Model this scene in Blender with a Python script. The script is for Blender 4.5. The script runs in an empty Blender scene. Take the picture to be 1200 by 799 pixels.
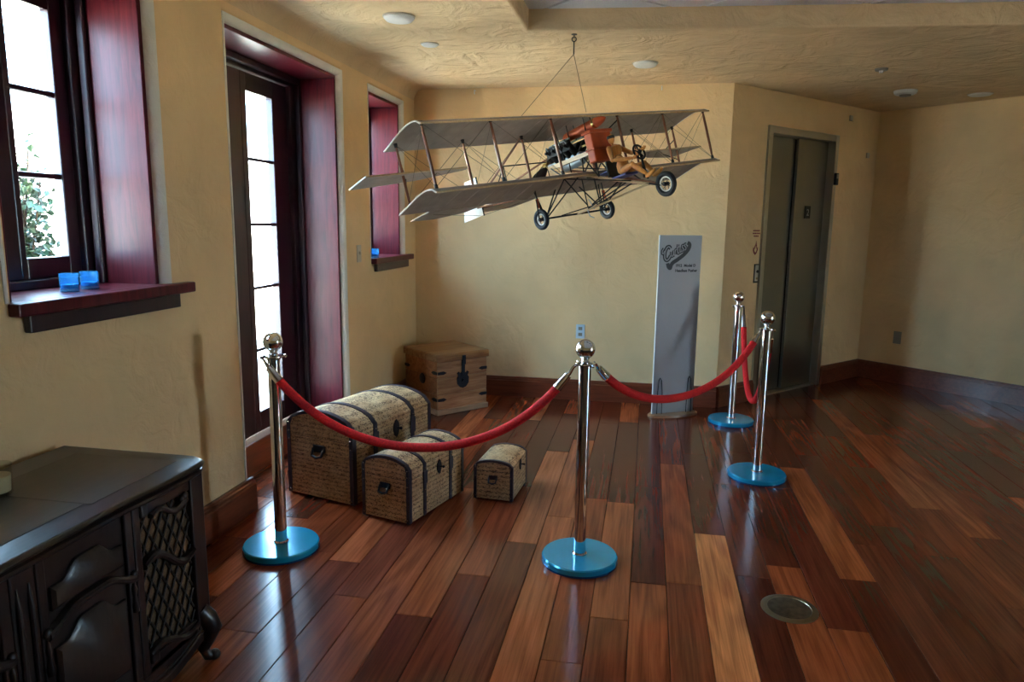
import bpy, bmesh, math, random
from mathutils import Vector, Matrix, Euler
random.seed(7)
S = bpy.context.scene
C = S.collection
PI = math.pi

# ------------------------------------------------------------------ camera
YAW, PITCH, ROLL, FPX, CAMH = -0.184140286, -0.165105009, 0.0125537225, 837.65, 1.55
f_ = Vector((math.sin(YAW)*math.cos(PITCH), math.cos(YAW)*math.cos(PITCH), math.sin(PITCH)))
r_ = Vector((math.cos(YAW), -math.sin(YAW), 0)); u_ = r_.cross(f_)
rr = math.cos(ROLL)*r_ + math.sin(ROLL)*u_; uu = -math.sin(ROLL)*r_ + math.cos(ROLL)*u_
cd = bpy.data.cameras.new('camera'); cam = bpy.data.objects.new('camera', cd); C.objects.link(cam)
cd.sensor_width = 36; cd.lens = FPX/1200*36; cd.clip_start = .05; cd.clip_end = 200
cam.matrix_world = Matrix(((rr.x, uu.x, -f_.x, 0), (rr.y, uu.y, -f_.y, 0), (rr.z, uu.z, -f_.z, CAMH), (0, 0, 0, 1)))
S.camera = cam
def project(p):
    d = Vector(p) - Vector((0, 0, CAMH)); z = d.dot(f_)
    return (600+FPX*d.dot(rr)/z, 399.5-FPX*d.dot(uu)/z) if z > .05 else None

# ------------------------------------------------------------------ world, light, exposure
W = bpy.data.worlds.new('sky'); S.world = W; W.use_nodes = True
bg = W.node_tree.nodes['Background']; bg.inputs[0].default_value = (.47, .72, 1.0, 1); bg.inputs[1].default_value = 9.0
S.view_settings.view_transform = 'Standard'; S.view_settings.look = 'None'
S.view_settings.exposure = 2.1; S.view_settings.gamma = 1; S.view_settings.use_curve_mapping = False
sl = bpy.data.lights.new('sun', 'SUN'); sl.energy = 45; sl.angle = .01; sl.color = (1, .91, .76)
sun = bpy.data.objects.new('sun', sl); C.objects.link(sun); sun.rotation_euler = Vector((-.64, .12, -.77)).to_track_quat('-Z', 'Y').to_euler()
S.cycles.caustics_reflective = False; S.cycles.caustics_refractive = False; S.cycles.sample_clamp_indirect = 6; S.cycles.blur_glossy = 1.0
def portal(loc, rot, w, h):                      # guides the sky's own light through an opening; gives off none itself
    l = bpy.data.lights.new('window_portal', 'AREA'); l.shape = 'RECTANGLE'; l.size = w; l.size_y = h
    l.cycles.is_portal = True
    o = bpy.data.objects.new('window_portal', l); C.objects.link(o); o.location = loc; o.rotation_euler = rot
portal((-2.52, 2.39, 1.87), (0, -PI/2, 0), 1.3, .8)
portal((-2.52, 4.0, 1.25), (0, -PI/2, 0), 2.5, 1.3)
portal((-2.52, 5.525, 1.87), (0, -PI/2, 0), 1.3, .75)
portal((5.42, 2.45, 1.05), (0, PI/2, 0), 2.1, .62)

# ------------------------------------------------------------------ materials
def nodes(m):
    m.use_nodes = True; nt = m.node_tree
    return nt, nt.nodes['Principled BSDF'], nt.nodes.new, nt.links.new
def setp(p, **k):
    for a, v in k.items():
        p.inputs[a].default_value = v
def plain(name, col, rough=.5, metal=0, coat=0, noise=0, nscale=20, bump=0, bscale=60, spec=.5):
    m = bpy.data.materials.new(name); nt, p, N, L = nodes(m)
    setp(p, **{'Base Color': (*col, 1), 'Roughness': rough, 'Metallic': metal, 'Coat Weight': coat, 'Coat Roughness': .12, 'Specular IOR Level': spec})
    if noise or bump:
        tc = N('ShaderNodeTexCoord')
    if noise:
        n = N('ShaderNodeTexNoise'); n.inputs['Scale'].default_value = nscale; n.inputs['Detail'].default_value = 5
        L(tc.outputs['Object'], n.inputs['Vector'])
        r = N('ShaderNodeValToRGB'); r.color_ramp.elements[0].position = .3; r.color_ramp.elements[1].position = .7
        r.color_ramp.elements[0].color = (*[c*(1-noise) for c in col], 1); r.color_ramp.elements[1].color = (*[min(1, c*(1+noise)) for c in col], 1)
        L(n.outputs['Fac'], r.inputs[0]); L(r.outputs[0], p.inputs['Base Color'])
    if bump:
        n2 = N('ShaderNodeTexNoise'); n2.inputs['Scale'].default_value = bscale; n2.inputs['Detail'].default_value = 4
        L(tc.outputs['Object'], n2.inputs['Vector'])
        b = N('ShaderNodeBump'); b.inputs['Strength'].default_value = bump; b.inputs['Distance'].default_value = .01
        L(n2.outputs['Fac'], b.inputs['Height']); L(b.outputs[0], p.inputs['Normal'])
    return m
def wood(name, c0, c1, axis='Y', scale=6, stretch=12, rough=.3, coat=.3, tint=False, rings=.0, bump=.05):
    m = bpy.data.materials.new(name); nt, p, N, L = nodes(m)
    tc = N('ShaderNodeTexCoord'); oi = N('ShaderNodeObjectInfo')
    add = N('ShaderNodeVectorMath'); add.operation = 'ADD'
    mul = N('ShaderNodeVectorMath'); mul.operation = 'SCALE'; mul.inputs['Scale'].default_value = 37
    comb = N('ShaderNodeCombineXYZ')
    for i in range(3): L(oi.outputs['Random'], comb.inputs[i])
    L(comb.outputs[0], mul.inputs[0]); L(tc.outputs['Object'], add.inputs[0]); L(mul.outputs[0], add.inputs[1])
    mp = N('ShaderNodeMapping'); sc = [scale*stretch]*3; sc['XYZ'.index(axis)] = scale; mp.inputs['Scale'].default_value = sc
    L(add.outputs[0], mp.inputs[0])
    n = N('ShaderNodeTexNoise'); n.inputs['Scale'].default_value = 1; n.inputs['Detail'].default_value = 6; n.inputs['Roughness'].default_value = .65; n.inputs['Distortion'].default_value = .6
    L(mp.outputs[0], n.inputs['Vector'])
    fac = n.outputs['Fac']
    if rings:
        mp2 = N('ShaderNodeMapping'); s2 = [scale*1.6]*3; s2['XYZ'.index(axis)] = scale*.22; mp2.inputs['Scale'].default_value = s2
        L(add.outputs[0], mp2.inputs[0])
        n2 = N('ShaderNodeTexNoise'); n2.inputs['Scale'].default_value = 1; n2.inputs['Detail'].default_value = 2; n2.inputs['Distortion'].default_value = .4
        L(mp2.outputs[0], n2.inputs['Vector'])
        mm = N('ShaderNodeMath'); mm.operation = 'MULTIPLY'; mm.inputs[1].default_value = 62; L(n2.outputs['Fac'], mm.inputs[0])
        sn = N('ShaderNodeMath'); sn.operation = 'SINE'; L(mm.outputs[0], sn.inputs[0])
        mr = N('ShaderNodeMath'); mr.operation = 'MULTIPLY_ADD'; mr.inputs[1].default_value = rings*.5; L(sn.outputs[0], mr.inputs[0]); L(fac, mr.inputs[2])
        fac = mr.outputs[0]
    r = N('ShaderNodeValToRGB'); r.color_ramp.elements[0].position = .28; r.color_ramp.elements[1].position = .72
    r.color_ramp.elements[0].color = (*c0, 1); r.color_ramp.elements[1].color = (*c1, 1)
    L(fac, r.inputs[0]); out = r.outputs[0]
    if tint:
        mx = N('ShaderNodeMix'); mx.data_type = 'RGBA'; mx.blend_type = 'MULTIPLY'; mx.inputs['Factor'].default_value = 1
        L(out, mx.inputs['A']); L(oi.outputs['Color'], mx.inputs['B']); out = mx.outputs['Result']
    L(out, p.inputs['Base Color'])
    setp(p, Roughness=rough, **{'Coat Weight': coat, 'Coat Roughness': .15})
    if tint: setp(p, **{'Specular IOR Level': .30})
    if bump:
        b = N('ShaderNodeBump'); b.inputs['Strength'].default_value = bump; b.inputs['Distance'].default_value = .005
        L(n.outputs['Fac'], b.inputs['Height']); L(b.outputs[0], p.inputs['Normal'])
    return m
def plaster(name, col, var, big=.5, fine=.25, bscale=7):
    m = bpy.data.materials.new(name); nt, p, N, L = nodes(m)
    tc = N('ShaderNodeTexCoord')
    n = N('ShaderNodeTexNoise'); n.inputs['Scale'].default_value = 2.2; n.inputs['Detail'].default_value = 6; n.inputs['Distortion'].default_value = .5
    L(tc.outputs['Object'], n.inputs['Vector'])
    r = N('ShaderNodeValToRGB'); r.color_ramp.elements[0].position = .3; r.color_ramp.elements[1].position = .7
    r.color_ramp.elements[0].color = (*[c*(1-var) for c in col], 1); r.color_ramp.elements[1].color = (*[min(1, c*(1+var)) for c in col], 1)
    L(n.outputs['Fac'], r.inputs[0]); L(r.outputs[0], p.inputs['Base Color'])
    a = N('ShaderNodeTexNoise'); a.inputs['Scale'].default_value = bscale; a.inputs['Detail'].default_value = 5; a.inputs['Distortion'].default_value = 1.6
    L(tc.outputs['Object'], a.inputs['Vector'])
    b = N('ShaderNodeTexNoise'); b.inputs['Scale'].default_value = 130; b.inputs['Detail'].default_value = 3
    L(tc.outputs['Object'], b.inputs['Vector'])
    b1 = N('ShaderNodeBump'); b1.inputs['Strength'].default_value = big; b1.inputs['Distance'].default_value = .03; L(a.outputs['Fac'], b1.inputs['Height'])
    b2 = N('ShaderNodeBump'); b2.inputs['Strength'].default_value = fine; b2.inputs['Distance'].default_value = .004; L(b.outputs['Fac'], b2.inputs['Height'])
    L(b1.outputs[0], b2.inputs['Normal']); L(b2.outputs[0], p.inputs['Normal'])
    setp(p, Roughness=.85, **{'Specular IOR Level': .2})
    return m
def glass(name, tint=(1, 1, 1), refl=1.0):
    m = bpy.data.materials.new(name); m.use_nodes = True; nt = m.node_tree; nt.nodes.clear(); N = nt.nodes.new; L = nt.links.new
    o = N('ShaderNodeOutputMaterial'); t = N('ShaderNodeBsdfTransparent'); t.inputs[0].default_value = (*tint, 1)
    g = N('ShaderNodeBsdfGlossy'); g.inputs['Roughness'].default_value = .02
    lw = N('ShaderNodeLayerWeight'); lw.inputs['Blend'].default_value = .5; pw = N('ShaderNodeMath'); pw.operation = 'POWER'; pw.inputs[1].default_value = 4
    fr = N('ShaderNodeMath'); fr.operation = 'MULTIPLY_ADD'; fr.inputs[1].default_value = .6; fr.inputs[2].default_value = .035; mx = N('ShaderNodeMixShader')
    L(lw.outputs['Facing'], pw.inputs[0]); L(pw.outputs[0], fr.inputs[0]); L(fr.outputs[0], mx.inputs[0]); L(t.outputs[0], mx.inputs[1]); L(g.outputs[0], mx.inputs[2]); L(mx.outputs[0], o.inputs[0])
    return m
def script_cloth(name):
    # tan canvas printed with rows of old handwriting
    m = bpy.data.materials.new(name); nt, p, N, L = nodes(m)
    tc = N('ShaderNodeTexCoord')
    n = N('ShaderNodeTexNoise'); n.inputs['Scale'].default_value = 9; n.inputs['Detail'].default_value = 8; n.inputs['Roughness'].default_value = .7
    L(tc.outputs['Object'], n.inputs['Vector'])
    r = N('ShaderNodeValToRGB'); r.color_ramp.elements[0].position = .3; r.color_ramp.elements[1].position = .7
    r.color_ramp.elements[0].color = (.40, .22, .09, 1); r.color_ramp.elements[1].color = (.76, .53, .30, 1)
    L(n.outputs['Fac'], r.inputs[0])
    mp = N('ShaderNodeMapping'); mp.inputs['Scale'].default_value = (48, 48, 105); L(tc.outputs['Object'], mp.inputs[0])
    s = N('ShaderNodeTexNoise'); s.inputs['Scale'].default_value = 1; s.inputs['Detail'].default_value = 2; s.inputs['Distortion'].default_value = 2.5; L(mp.outputs[0], s.inputs['Vector'])
    sx = N('ShaderNodeSeparateXYZ'); L(tc.outputs['Object'], sx.inputs[0])
    ln = N('ShaderNodeMath'); ln.operation = 'MULTIPLY'; ln.inputs[1].default_value = 2*PI/.024; L(sx.outputs['Z'], ln.inputs[0])
    sn = N('ShaderNodeMath'); sn.operation = 'SINE'; L(ln.outputs[0], sn.inputs[0])
    th = N('ShaderNodeMath'); th.operation = 'MULTIPLY_ADD'; th.inputs[1].default_value = .055; L(sn.outputs[0], th.inputs[0]); L(s.outputs['Fac'], th.inputs[2])
    r2 = N('ShaderNodeValToRGB'); r2.color_ramp.elements[0].position = .53; r2.color_ramp.elements[1].position = .58
    r2.color_ramp.elements[0].color = (1, 1, 1, 1); r2.color_ramp.elements[1].color = (.22, .17, .14, 1); L(th.outputs[0], r2.inputs[0])
    mx = N('ShaderNodeMix'); mx.data_type = 'RGBA'; mx.blend_type = 'MULTIPLY'; mx.inputs['Factor'].default_value = 1
    L(r.outputs[0], mx.inputs['A']); L(r2.outputs[0], mx.inputs['B']); L(mx.outputs['Result'], p.inputs['Base Color'])
    b = N('ShaderNodeBump'); b.inputs['Strength'].default_value = .35; b.inputs['Distance'].default_value = .004; L(n.outputs['Fac'], b.inputs['Height']); L(b.outputs[0], p.inputs['Normal'])
    setp(p, Roughness=.6)
    return m
def brushed(name, col, rough):
    m = bpy.data.materials.new(name); nt, p, N, L = nodes(m)
    setp(p, **{'Base Color': (*col, 1), 'Metallic': 1, 'Roughness': rough})
    tc = N('ShaderNodeTexCoord'); mp = N('ShaderNodeMapping'); mp.inputs['Scale'].default_value = (300, 300, 4); L(tc.outputs['Object'], mp.inputs[0])
    n = N('ShaderNodeTexNoise'); n.inputs['Scale'].default_value = 1; n.inputs['Detail'].default_value = 3; L(mp.outputs[0], n.inputs['Vector'])
    b = N('ShaderNodeBump'); b.inputs['Strength'].default_value = .06; b.inputs['Distance'].default_value = .002; L(n.outputs['Fac'], b.inputs['Height']); L(b.outputs[0], p.inputs['Normal'])
    return m

M = {}
M['wall'] = plaster('cream_plaster', (.80, .575, .315), .07, .35, .3)
M['ceil'] = plaster('troweled_ceiling_plaster', (.70, .52, .32), .10, 1.0, .35, 4)
M['mahog'] = wood('mahogany_lining', (.055, .004, .009), (.15, .013, .022), 'Z', 3, 14, .34, .0, bump=.04); M['mahog'].node_tree.nodes['Principled BSDF'].inputs['Specular IOR Level'].default_value = .28
M['mahogd'] = wood('dark_mahogany_frame', (.014, .004, .009), (.036, .008, .015), 'Z', 3, 14, .34, .2, bump=.02)
M['base'] = wood('jatoba_baseboard', (.105, .020, .009), (.23, .056, .024), 'Y', 3, 14, .3, .25, bump=.02)
M['basex'] = wood('jatoba_baseboard_cross', (.105, .020, .009), (.23, .056, .024), 'X', 3, 14, .3, .25, bump=.02)
M['plank'] = wood('jatoba_floor_plank', (.50, .42, .40), (1.1, 1.07, 1.03), 'Y', 2.0, 34, .17, .0, tint=True, rings=.17, bump=.03)
M['floorfar'] = wood('jatoba_floor_distant', (.05, .016, .008), (.13, .045, .02), 'Y', 2.2, 14, .2, .35, bump=.03)
M['bead'] = plaster('pale_plaster_return', (.80, .78, .72), .06, .5, .3)
M['sub'] = plain('subfloor', (.012, .007, .005), .9)
M['steel'] = brushed('brushed_elevator_steel', (.27, .26, .235), .28)
M['steelf'] = brushed('elevator_frame_steel', (.50, .47, .42), .3)
M['chrome'] = plain('polished_chrome', (.78, .79, .82), .05, 1)
M['blue'] = plain('blue_filmed_steel', (.004, .38, .64), .17, .35, .3, noise=.06, nscale=8)
M['blueedge'] = plain('blue_filmed_edge', (.006, .10, .28), .2, .6, .4)
M['rubber'] = plain('black_rubber', (.012, .012, .014), .6)
M['velvet'] = plain('red_velvet', (.70, .008, .012), .8, noise=.25, nscale=150, bump=.3, bscale=300)
M['script'] = script_cloth('handwriting_canvas')
M['strap'] = plain('dark_leather_strap', (.030, .022, .038), .42, noise=.3, nscale=60)
M['iron'] = plain('black_iron', (.018, .018, .024), .45, .6)
M['stud'] = plain('nickel_stud', (.6, .6, .62), .25, 1)
M['pine'] = wood('rustic_pine', (.25, .11, .045), (.56, .34, .18), 'X', 3, 10, .5, .1, tint=True, bump=.15)
M['pinedk'] = wood('rustic_pine_molding', (.32, .19, .10), (.55, .38, .24), 'X', 3, 10, .5, .1, bump=.1)
M['glass'] = glass('window_glass', (.93, .97, .97))
M['cup'] = glass('blue_votive_glass', (.40, .74, .95))
_nt = M['cup'].node_tree; _o = _nt.nodes['Material Output']; _prev = _o.inputs[0].links[0].from_socket
_d = _nt.nodes.new('ShaderNodeBsdfTranslucent'); _d.inputs[0].default_value = (.20, .50, .72, 1); _d2 = _nt.nodes.new('ShaderNodeBsdfDiffuse'); _d2.inputs[0].default_value = (.20, .50, .70, 1)
_m1 = _nt.nodes.new('ShaderNodeAddShader'); _m2 = _nt.nodes.new('ShaderNodeMixShader'); _m2.inputs[0].default_value = .10
_nt.links.new(_d.outputs[0], _m1.inputs[0]); _nt.links.new(_d2.outputs[0], _m1.inputs[1]); _nt.links.new(_prev, _m2.inputs[1]); _nt.links.new(_m1.outputs[0], _m2.inputs[2]); _nt.links.new(_m2.outputs[0], _o.inputs[0])
M['cupw'] = plain('blue_votive_wax', (.20, .62, .88), .3)
M['white'] = plain('white_plastic', (.78, .78, .78), .35)
M['plate'] = plain('ivory_wall_plate', (.55, .48, .38), .4)
M['plateg'] = plain('grey_wall_plate', (.26, .24, .20), .4)
M['platew'] = plain('pale_blue_outlet', (.60, .72, .82), .4)
M['tile'] = plain('acoustic_tile', (.66, .66, .72), .9, noise=.12, nscale=140, bump=.4, bscale=200)
M['tbar'] = plain('dark_ceiling_grid', (.05, .05, .06), .5)
M['cloth'] = plain('doped_linen', (.36, .29, .24), .75, noise=.12, nscale=14, bump=.08, bscale=120)
M['clothw'] = plain('pale_linen', (.78, .77, .74), .7)
M['rib'] = plain('white_wing_rib', (.80, .78, .72), .5)
M['strut'] = wood('varnished_ash_strut', (.15, .045, .018), (.30, .11, .045), 'Z', 6, 10, .35, .4)
M['ash'] = wood('pale_ash_beam', (.50, .33, .16), (.70, .50, .28), 'X', 6, 10, .4, .3)
M['orange'] = plain('orange_copper_tank', (.52, .075, .008), .5, .0, .0, noise=.15, nscale=18)
M['brass'] = plain('brass', (.62, .42, .16), .25, 1)
M['tube'] = plain('black_steel_tube', (.015, .013, .013), .45, .4)
M['wire'] = plain('rigging_wire', (.17, .13, .10), .5, .5)
M['tyre'] = plain('black_tyre', (.015, .016, .02), .6)
M['alum'] = plain('grey_aluminium', (.42, .50, .56), .35, .8)
M['mann'] = wood('mannequin_beech', (.58, .21, .035), (.72, .33, .075), 'Z', 8, 6, .4, .2, bump=0)
M['seatb'] = plain('violet_blue_seat_cloth', (.14, .14, .36), .7)
M['dark'] = wood('dark_stained_walnut', (.012, .006, .004), (.034, .017, .011), 'Y', 4, 12, .34, .15)
M['darkv'] = wood('dark_stained_walnut_upright', (.012, .006, .005), (.030, .015, .012), 'Z', 4, 12, .36, .15)
M['lattice'] = plain('dark_lattice_wood', (.030, .016, .009), .6, spec=.3)
M['weave'] = plain('brown_speaker_cloth', (.15, .078, .036), .9, noise=.5, nscale=220)
M['wax'] = plain('ivory_candle_wax', (.62, .55, .40), .5)
M['cupc'] = glass('clear_candle_glass', (.93, .93, .88))
M['poster'] = plain('grey_banner_film', (.43, .43, .45), .4)
M['black'] = plain('black_print', (.010, .010, .012), .5)
M['greyp'] = plain('grey_print', (.40, .40, .42), .5)
M['red'] = plain('dark_red_print', (.22, .02, .02), .5)
M['white_p'] = plain('white_print', (.85, .85, .85), .5)
M['tan'] = wood('banner_base_wood', (.16, .08, .04), (.32, .18, .09), 'X', 5, 10, .35, .4)
M['bronze'] = plain('aged_bronze', (.13, .10, .065), .4, .8, noise=.4, nscale=40)
M['bronzer'] = plain('bronze_rim', (.34, .29, .20), .3, 1)
M['stucco'] = plaster('white_exterior_stucco', (.80, .80, .78), .04, .6, .4)
M['patio'] = plain('pale_patio', (.58, .52, .43), .9, noise=.1, nscale=8)
M['leaf'] = plain('shrub_leaf', (.006, .024, .009), .6, noise=.6, nscale=9)
M['bark'] = plain('shrub_bark', (.02, .014, .010), .9)

# ------------------------------------------------------------------ mesh helpers
class MB:
    def __init__(s): s.v = []; s.f = []
    def add(s, vs, fs):
        b = len(s.v); s.v += [tuple(v) for v in vs]; s.f += [tuple(b+i for i in f) for f in fs]; return s
    def box(s, lo, hi, mtx=None):
        x0, y0, z0 = lo; x1, y1, z1 = hi
        vs = [(x0, y0, z0), (x1, y0, z0), (x1, y1, z0), (x0, y1, z0), (x0, y0, z1), (x1, y0, z1), (x1, y1, z1), (x0, y1, z1)]
        if mtx: vs = [mtx @ Vector(v) for v in vs]
        return s.add(vs, [(0, 3, 2, 1), (4, 5, 6, 7), (0, 1, 5, 4), (1, 2, 6, 5), (2, 3, 7, 6), (3, 0, 4, 7)])
    def cbox(s, lo, hi, c=.004, mtx=None):
        # box whose upper edges are chamfered on all sides (12 + 8 faces)
        x0, y0, z0 = lo; x1, y1, z1 = hi
        vs = [(x0, y0, z0), (x1, y0, z0), (x1, y1, z0), (x0, y1, z0), (x0, y0, z1-c), (x1, y0, z1-c), (x1, y1, z1-c), (x0, y1, z1-c),
              (x0+c, y0+c, z1), (x1-c, y0+c, z1), (x1-c, y1-c, z1), (x0+c, y1-c, z1)]
        if mtx: vs = [mtx @ Vector(v) for v in vs]
        return s.add(vs, [(0, 3, 2, 1), (8, 9, 10, 11), (0, 1, 5, 4), (1, 2, 6, 5), (2, 3, 7, 6), (3, 0, 4, 7), (4, 5, 9, 8), (5, 6, 10, 9), (6, 7, 11, 10), (7, 4, 8, 11)])
    def cyl(s, p0, p1, r0, r1=None, n=10, sx=1.0):
        r1 = r0 if r1 is None else r1
        p0 = Vector(p0); p1 = Vector(p1); d = (p1-p0).normalized()
        a = Vector((0, 0, 1)) if abs(d.z) < .9 else Vector((1, 0, 0))
        e1 = d.cross(a).normalized(); e2 = d.cross(e1)
        vs = []
        for p, r in ((p0, r0), (p1, r1)):
            for i in range(n):
                t = 2*PI*i/n; vs.append(p + e1*(r*math.cos(t)*sx) + e2*(r*math.sin(t)))
        fs = [(i, i+n, (i+1) % n+n, (i+1) % n) for i in range(n)] + [tuple(range(n)), tuple(range(2*n-1, n-1, -1))]
        return s.add(vs, fs)
    def tube(s, path, r, n=8, closed=False):
        P = [Vector(p) for p in path]; k = len(P); base = None; rings = []
        R = r if isinstance(r, (list, tuple)) else [r]*k
        for i, p in enumerate(P):
            if closed: d = P[(i+1) % k]-P[i-1]
            else: d = P[min(i+1, k-1)]-P[max(i-1, 0)]
            d.normalize()
            if base is None:
                a = Vector((0, 0, 1)) if abs(d.z) < .9 else Vector((1, 0, 0)); base = d.cross(a).normalized()
            else:
                base = (base - d*base.dot(d)).normalized()
            e2 = d.cross(base)
            rings.append([p + base*(R[i]*math.cos(2*PI*j/n)) + e2*(R[i]*math.sin(2*PI*j/n)) for j in range(n)])
        vs = [v for g in rings for v in g]; fs = []
        for i in range(k if closed else k-1):
            a = i*n; b = ((i+1) % k)*n
            fs += [(a+j, a+(j+1) % n, b+(j+1) % n, b+j) for j in range(n)]
        if not closed: fs += [tuple(range(n-1, -1, -1)), tuple(range((k-1)*n, k*n))]
        return s.add(vs, fs)
    def lathe(s, prof, n=24, o=(0, 0, 0), mtx=None, sy=1.0):
        vs = []; k = len(prof)
        for r, z in prof:
            for j in range(n):
                t = 2*PI*j/n; v = Vector((o[0]+r*math.cos(t), o[1]+r*sy*math.sin(t), o[2]+z))
                vs.append(mtx @ v if mtx else v)
        fs = []
        for i in range(k-1):
            fs += [(i*n+j, i*n+(j+1) % n, (i+1)*n+(j+1) % n, (i+1)*n+j) for j in range(n)]
        fs += [tuple(range(n-1, -1, -1)), tuple(range((k-1)*n, k*n))]
        return s.add(vs, fs)
    def sphere(s, c, r, n=16, m=10, sc=(1, 1, 1), mtx=None):
        prof = [(max(1e-4, r*math.sin(PI*i/m)), -r*math.cos(PI*i/m)) for i in range(m+1)]
        T = Matrix.Translation(c) @ (mtx or Matrix.Identity(4)) @ Matrix.Diagonal((*sc, 1))
        return s.lathe(prof, n, mtx=T)
    def prism(s, poly, f, t0, t1):
        # poly: 2D points; f(a, b, t) -> 3D point
        k = len(poly)
        vs = [f(a, b, t0) for a, b in poly] + [f(a, b, t1) for a, b in poly]
        fs = [tuple(range(k-1, -1, -1)), tuple(range(k, 2*k))] + [(i, (i+1) % k, k+(i+1) % k, k+i) for i in range(k)]
        return s.add(vs, fs)
    def build(s, name, mat, parent=None, smooth=False, kind=None, autos=True):
        me = bpy.data.meshes.new(name); me.from_pydata(s.v, [], s.f)
        bm = bmesh.new(); bm.from_mesh(me); bmesh.ops.recalc_face_normals(bm, faces=bm.faces); bm.to_mesh(me); bm.free()
        me.materials.append(M[mat] if isinstance(mat, str) else mat)
        if smooth:
            for p in me.polygons: p.use_smooth = True
            if autos: me.set_sharp_from_angle(angle=math.radians(38))
        o = bpy.data.objects.new(name, me); C.objects.link(o); o.parent = parent
        if kind: o['kind'] = kind
        return o
def bevel(o, w=.004, seg=2, ang=40):
    m = o.modifiers.new('bevel', 'BEVEL'); m.width = w; m.segments = seg; m.limit_method = 'ANGLE'; m.angle_limit = math.radians(ang); return o
def thing(name, label, cat, loc=(0, 0, 0), rotz=0, group=None, kind=None):
    o = bpy.data.objects.new(name, None); C.objects.link(o); o.location = loc; o.rotation_euler = (0, 0, rotz); o.empty_display_size = .1
    o['label'] = label
    if cat: o['category'] = cat
    if group: o['group'] = group
    if kind: o['kind'] = kind
    return o
def tag(o, label, cat, group=None):
    o['label'] = label; o['category'] = cat
    if group: o['group'] = group
    return o
def struct(o, label):
    o['kind'] = 'structure'; o['label'] = label; return o
def text(body, size, mat, parent, mtx, name, extrude=.0005, offset=0, shear=0, align='LEFT', space=1):
    c = bpy.data.curves.new(name, 'FONT'); c.body = body; c.size = size; c.extrude = extrude; c.offset = offset; c.shear = shear; c.align_x = align
    c.space_character = space; c.materials.append(M[mat]); c.resolution_u = 3
    t = bpy.data.objects.new(name, c); C.objects.link(t); bpy.context.view_layer.update()
    me = bpy.data.meshes.new_from_object(t.evaluated_get(bpy.context.evaluated_depsgraph_get())); me.name = name
    bpy.data.objects.remove(t); bpy.data.curves.remove(c)
    if not me.materials: me.materials.append(M[mat])
    o = bpy.data.objects.new(name, me); C.objects.link(o); o.parent = parent; o.matrix_local = mtx; return o

# ------------------------------------------------------------------ room shell
XW, YB, ZC = -2.05, 6.205, 2.67
C0 = Vector((.63, YB, 0)); EA = math.radians(42.7); ED = Vector((math.sin(EA), math.cos(EA), 0)); EL = 2.34
C1 = C0 + ED*EL; RD = Vector((.73, -.683, 0)).normalized(); C2 = C1 + RD*4.2
XS, YF = C2.x, -2.5

def wall_with_holes(name, cuts_a, cuts_b, holes, f, thick, mat, r=.03):
    # a slab in (a, b) with rectangular openings whose room-side rims are rounded; f(a, b, t): t = 0 room face, t = thick outer face
    bm = bmesh.new(); vd = {}
    def gv(a, b, t):
        k = (round(a, 4), round(b, 4), t)
        if k not in vd: vd[k] = bm.verts.new(f(a, b, t))
        return vd[k]
    def hole(a, b): return any(h[0] < a < h[1] and h[2] < b < h[3] for h in holes)
    A = sorted(set(cuts_a)); B = sorted(set(cuts_b)); rim = []
    def solid(i, j): return 0 <= i < len(A)-1 and 0 <= j < len(B)-1 and not hole((A[i]+A[i+1])/2, (B[j]+B[j+1])/2)
    for i in range(len(A)-1):
        for j in range(len(B)-1):
            if not solid(i, j): continue
            a0, a1, b0, b1 = A[i], A[i+1], B[j], B[j+1]
            for t in (0, thick): bm.faces.new([gv(a0, b0, t), gv(a1, b0, t), gv(a1, b1, t), gv(a0, b1, t)])
            for (di, dj, p, q) in ((-1, 0, (a0, b0), (a0, b1)), (1, 0, (a1, b0), (a1, b1)), (0, -1, (a0, b0), (a1, b0)), (0, 1, (a0, b1), (a1, b1))):
                if not solid(i+di, j+dj):
                    bm.faces.new([gv(*p, 0), gv(*q, 0), gv(*q, thick), gv(*p, thick)])
                    inner = 0 <= i+di < len(A)-1 and 0 <= j+dj < len(B)-1
                    if inner: rim.append((gv(*p, 0), gv(*q, 0)))
    bmesh.ops.recalc_face_normals(bm, faces=bm.faces)
    if r:
        es = [bm.edges.get(e) for e in rim]
        bmesh.ops.bevel(bm, geom=[e for e in es if e], offset=r, segments=4, affect='EDGES', profile=.5)
    for fc in bm.faces: fc.smooth = True
    me = bpy.data.meshes.new(name); bm.to_mesh(me); bm.free(); me.set_sharp_from_angle(angle=math.radians(30)); me.materials.append(M[mat])
    o = bpy.data.objects.new(name, me); C.objects.link(o); return o

H1 = (2.01, 2.79, 1.22, 2.535); HD = (3.33, 4.665, -.03, 2.535); H2 = (5.175, 5.885, 1.22, 2.535)
o = wall_with_holes('wall_left', [YF-.2, H1[0], H1[1], HD[0], HD[1], H2[0], H2[1], YB+.15], [-.03, 1.22, 2.535, ZC+.3], [H1, HD, H2], lambda a, b, t: (XW-t, a, b), .45, 'wall')
struct(o, 'cream plaster wall with deep window and door recesses')
o = MB().box((XW-.45, YB, -.03), (C0.x, YB+.15, ZC+.3)).build('wall_back', 'wall'); struct(o, 'cream plaster back wall behind the hanging airplane')
EH = (.49, 1.60, -.03, 2.385)
o = wall_with_holes('wall_elevator', [0, EH[0], EH[1], EL], [-.03, 2.385, ZC+.3], [EH], lambda a, b, t: C0+ED*a+Vector((-ED.y, ED.x, 0))*t+Vector((0, 0, b)), .2, 'wall', 0)
struct(o, 'cream plaster wall set at an angle around the elevator')
RN = Vector((-RD.y, RD.x, 0))
if RN.dot(Vector((1, 1, 0))) < 0: RN = -RN
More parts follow.
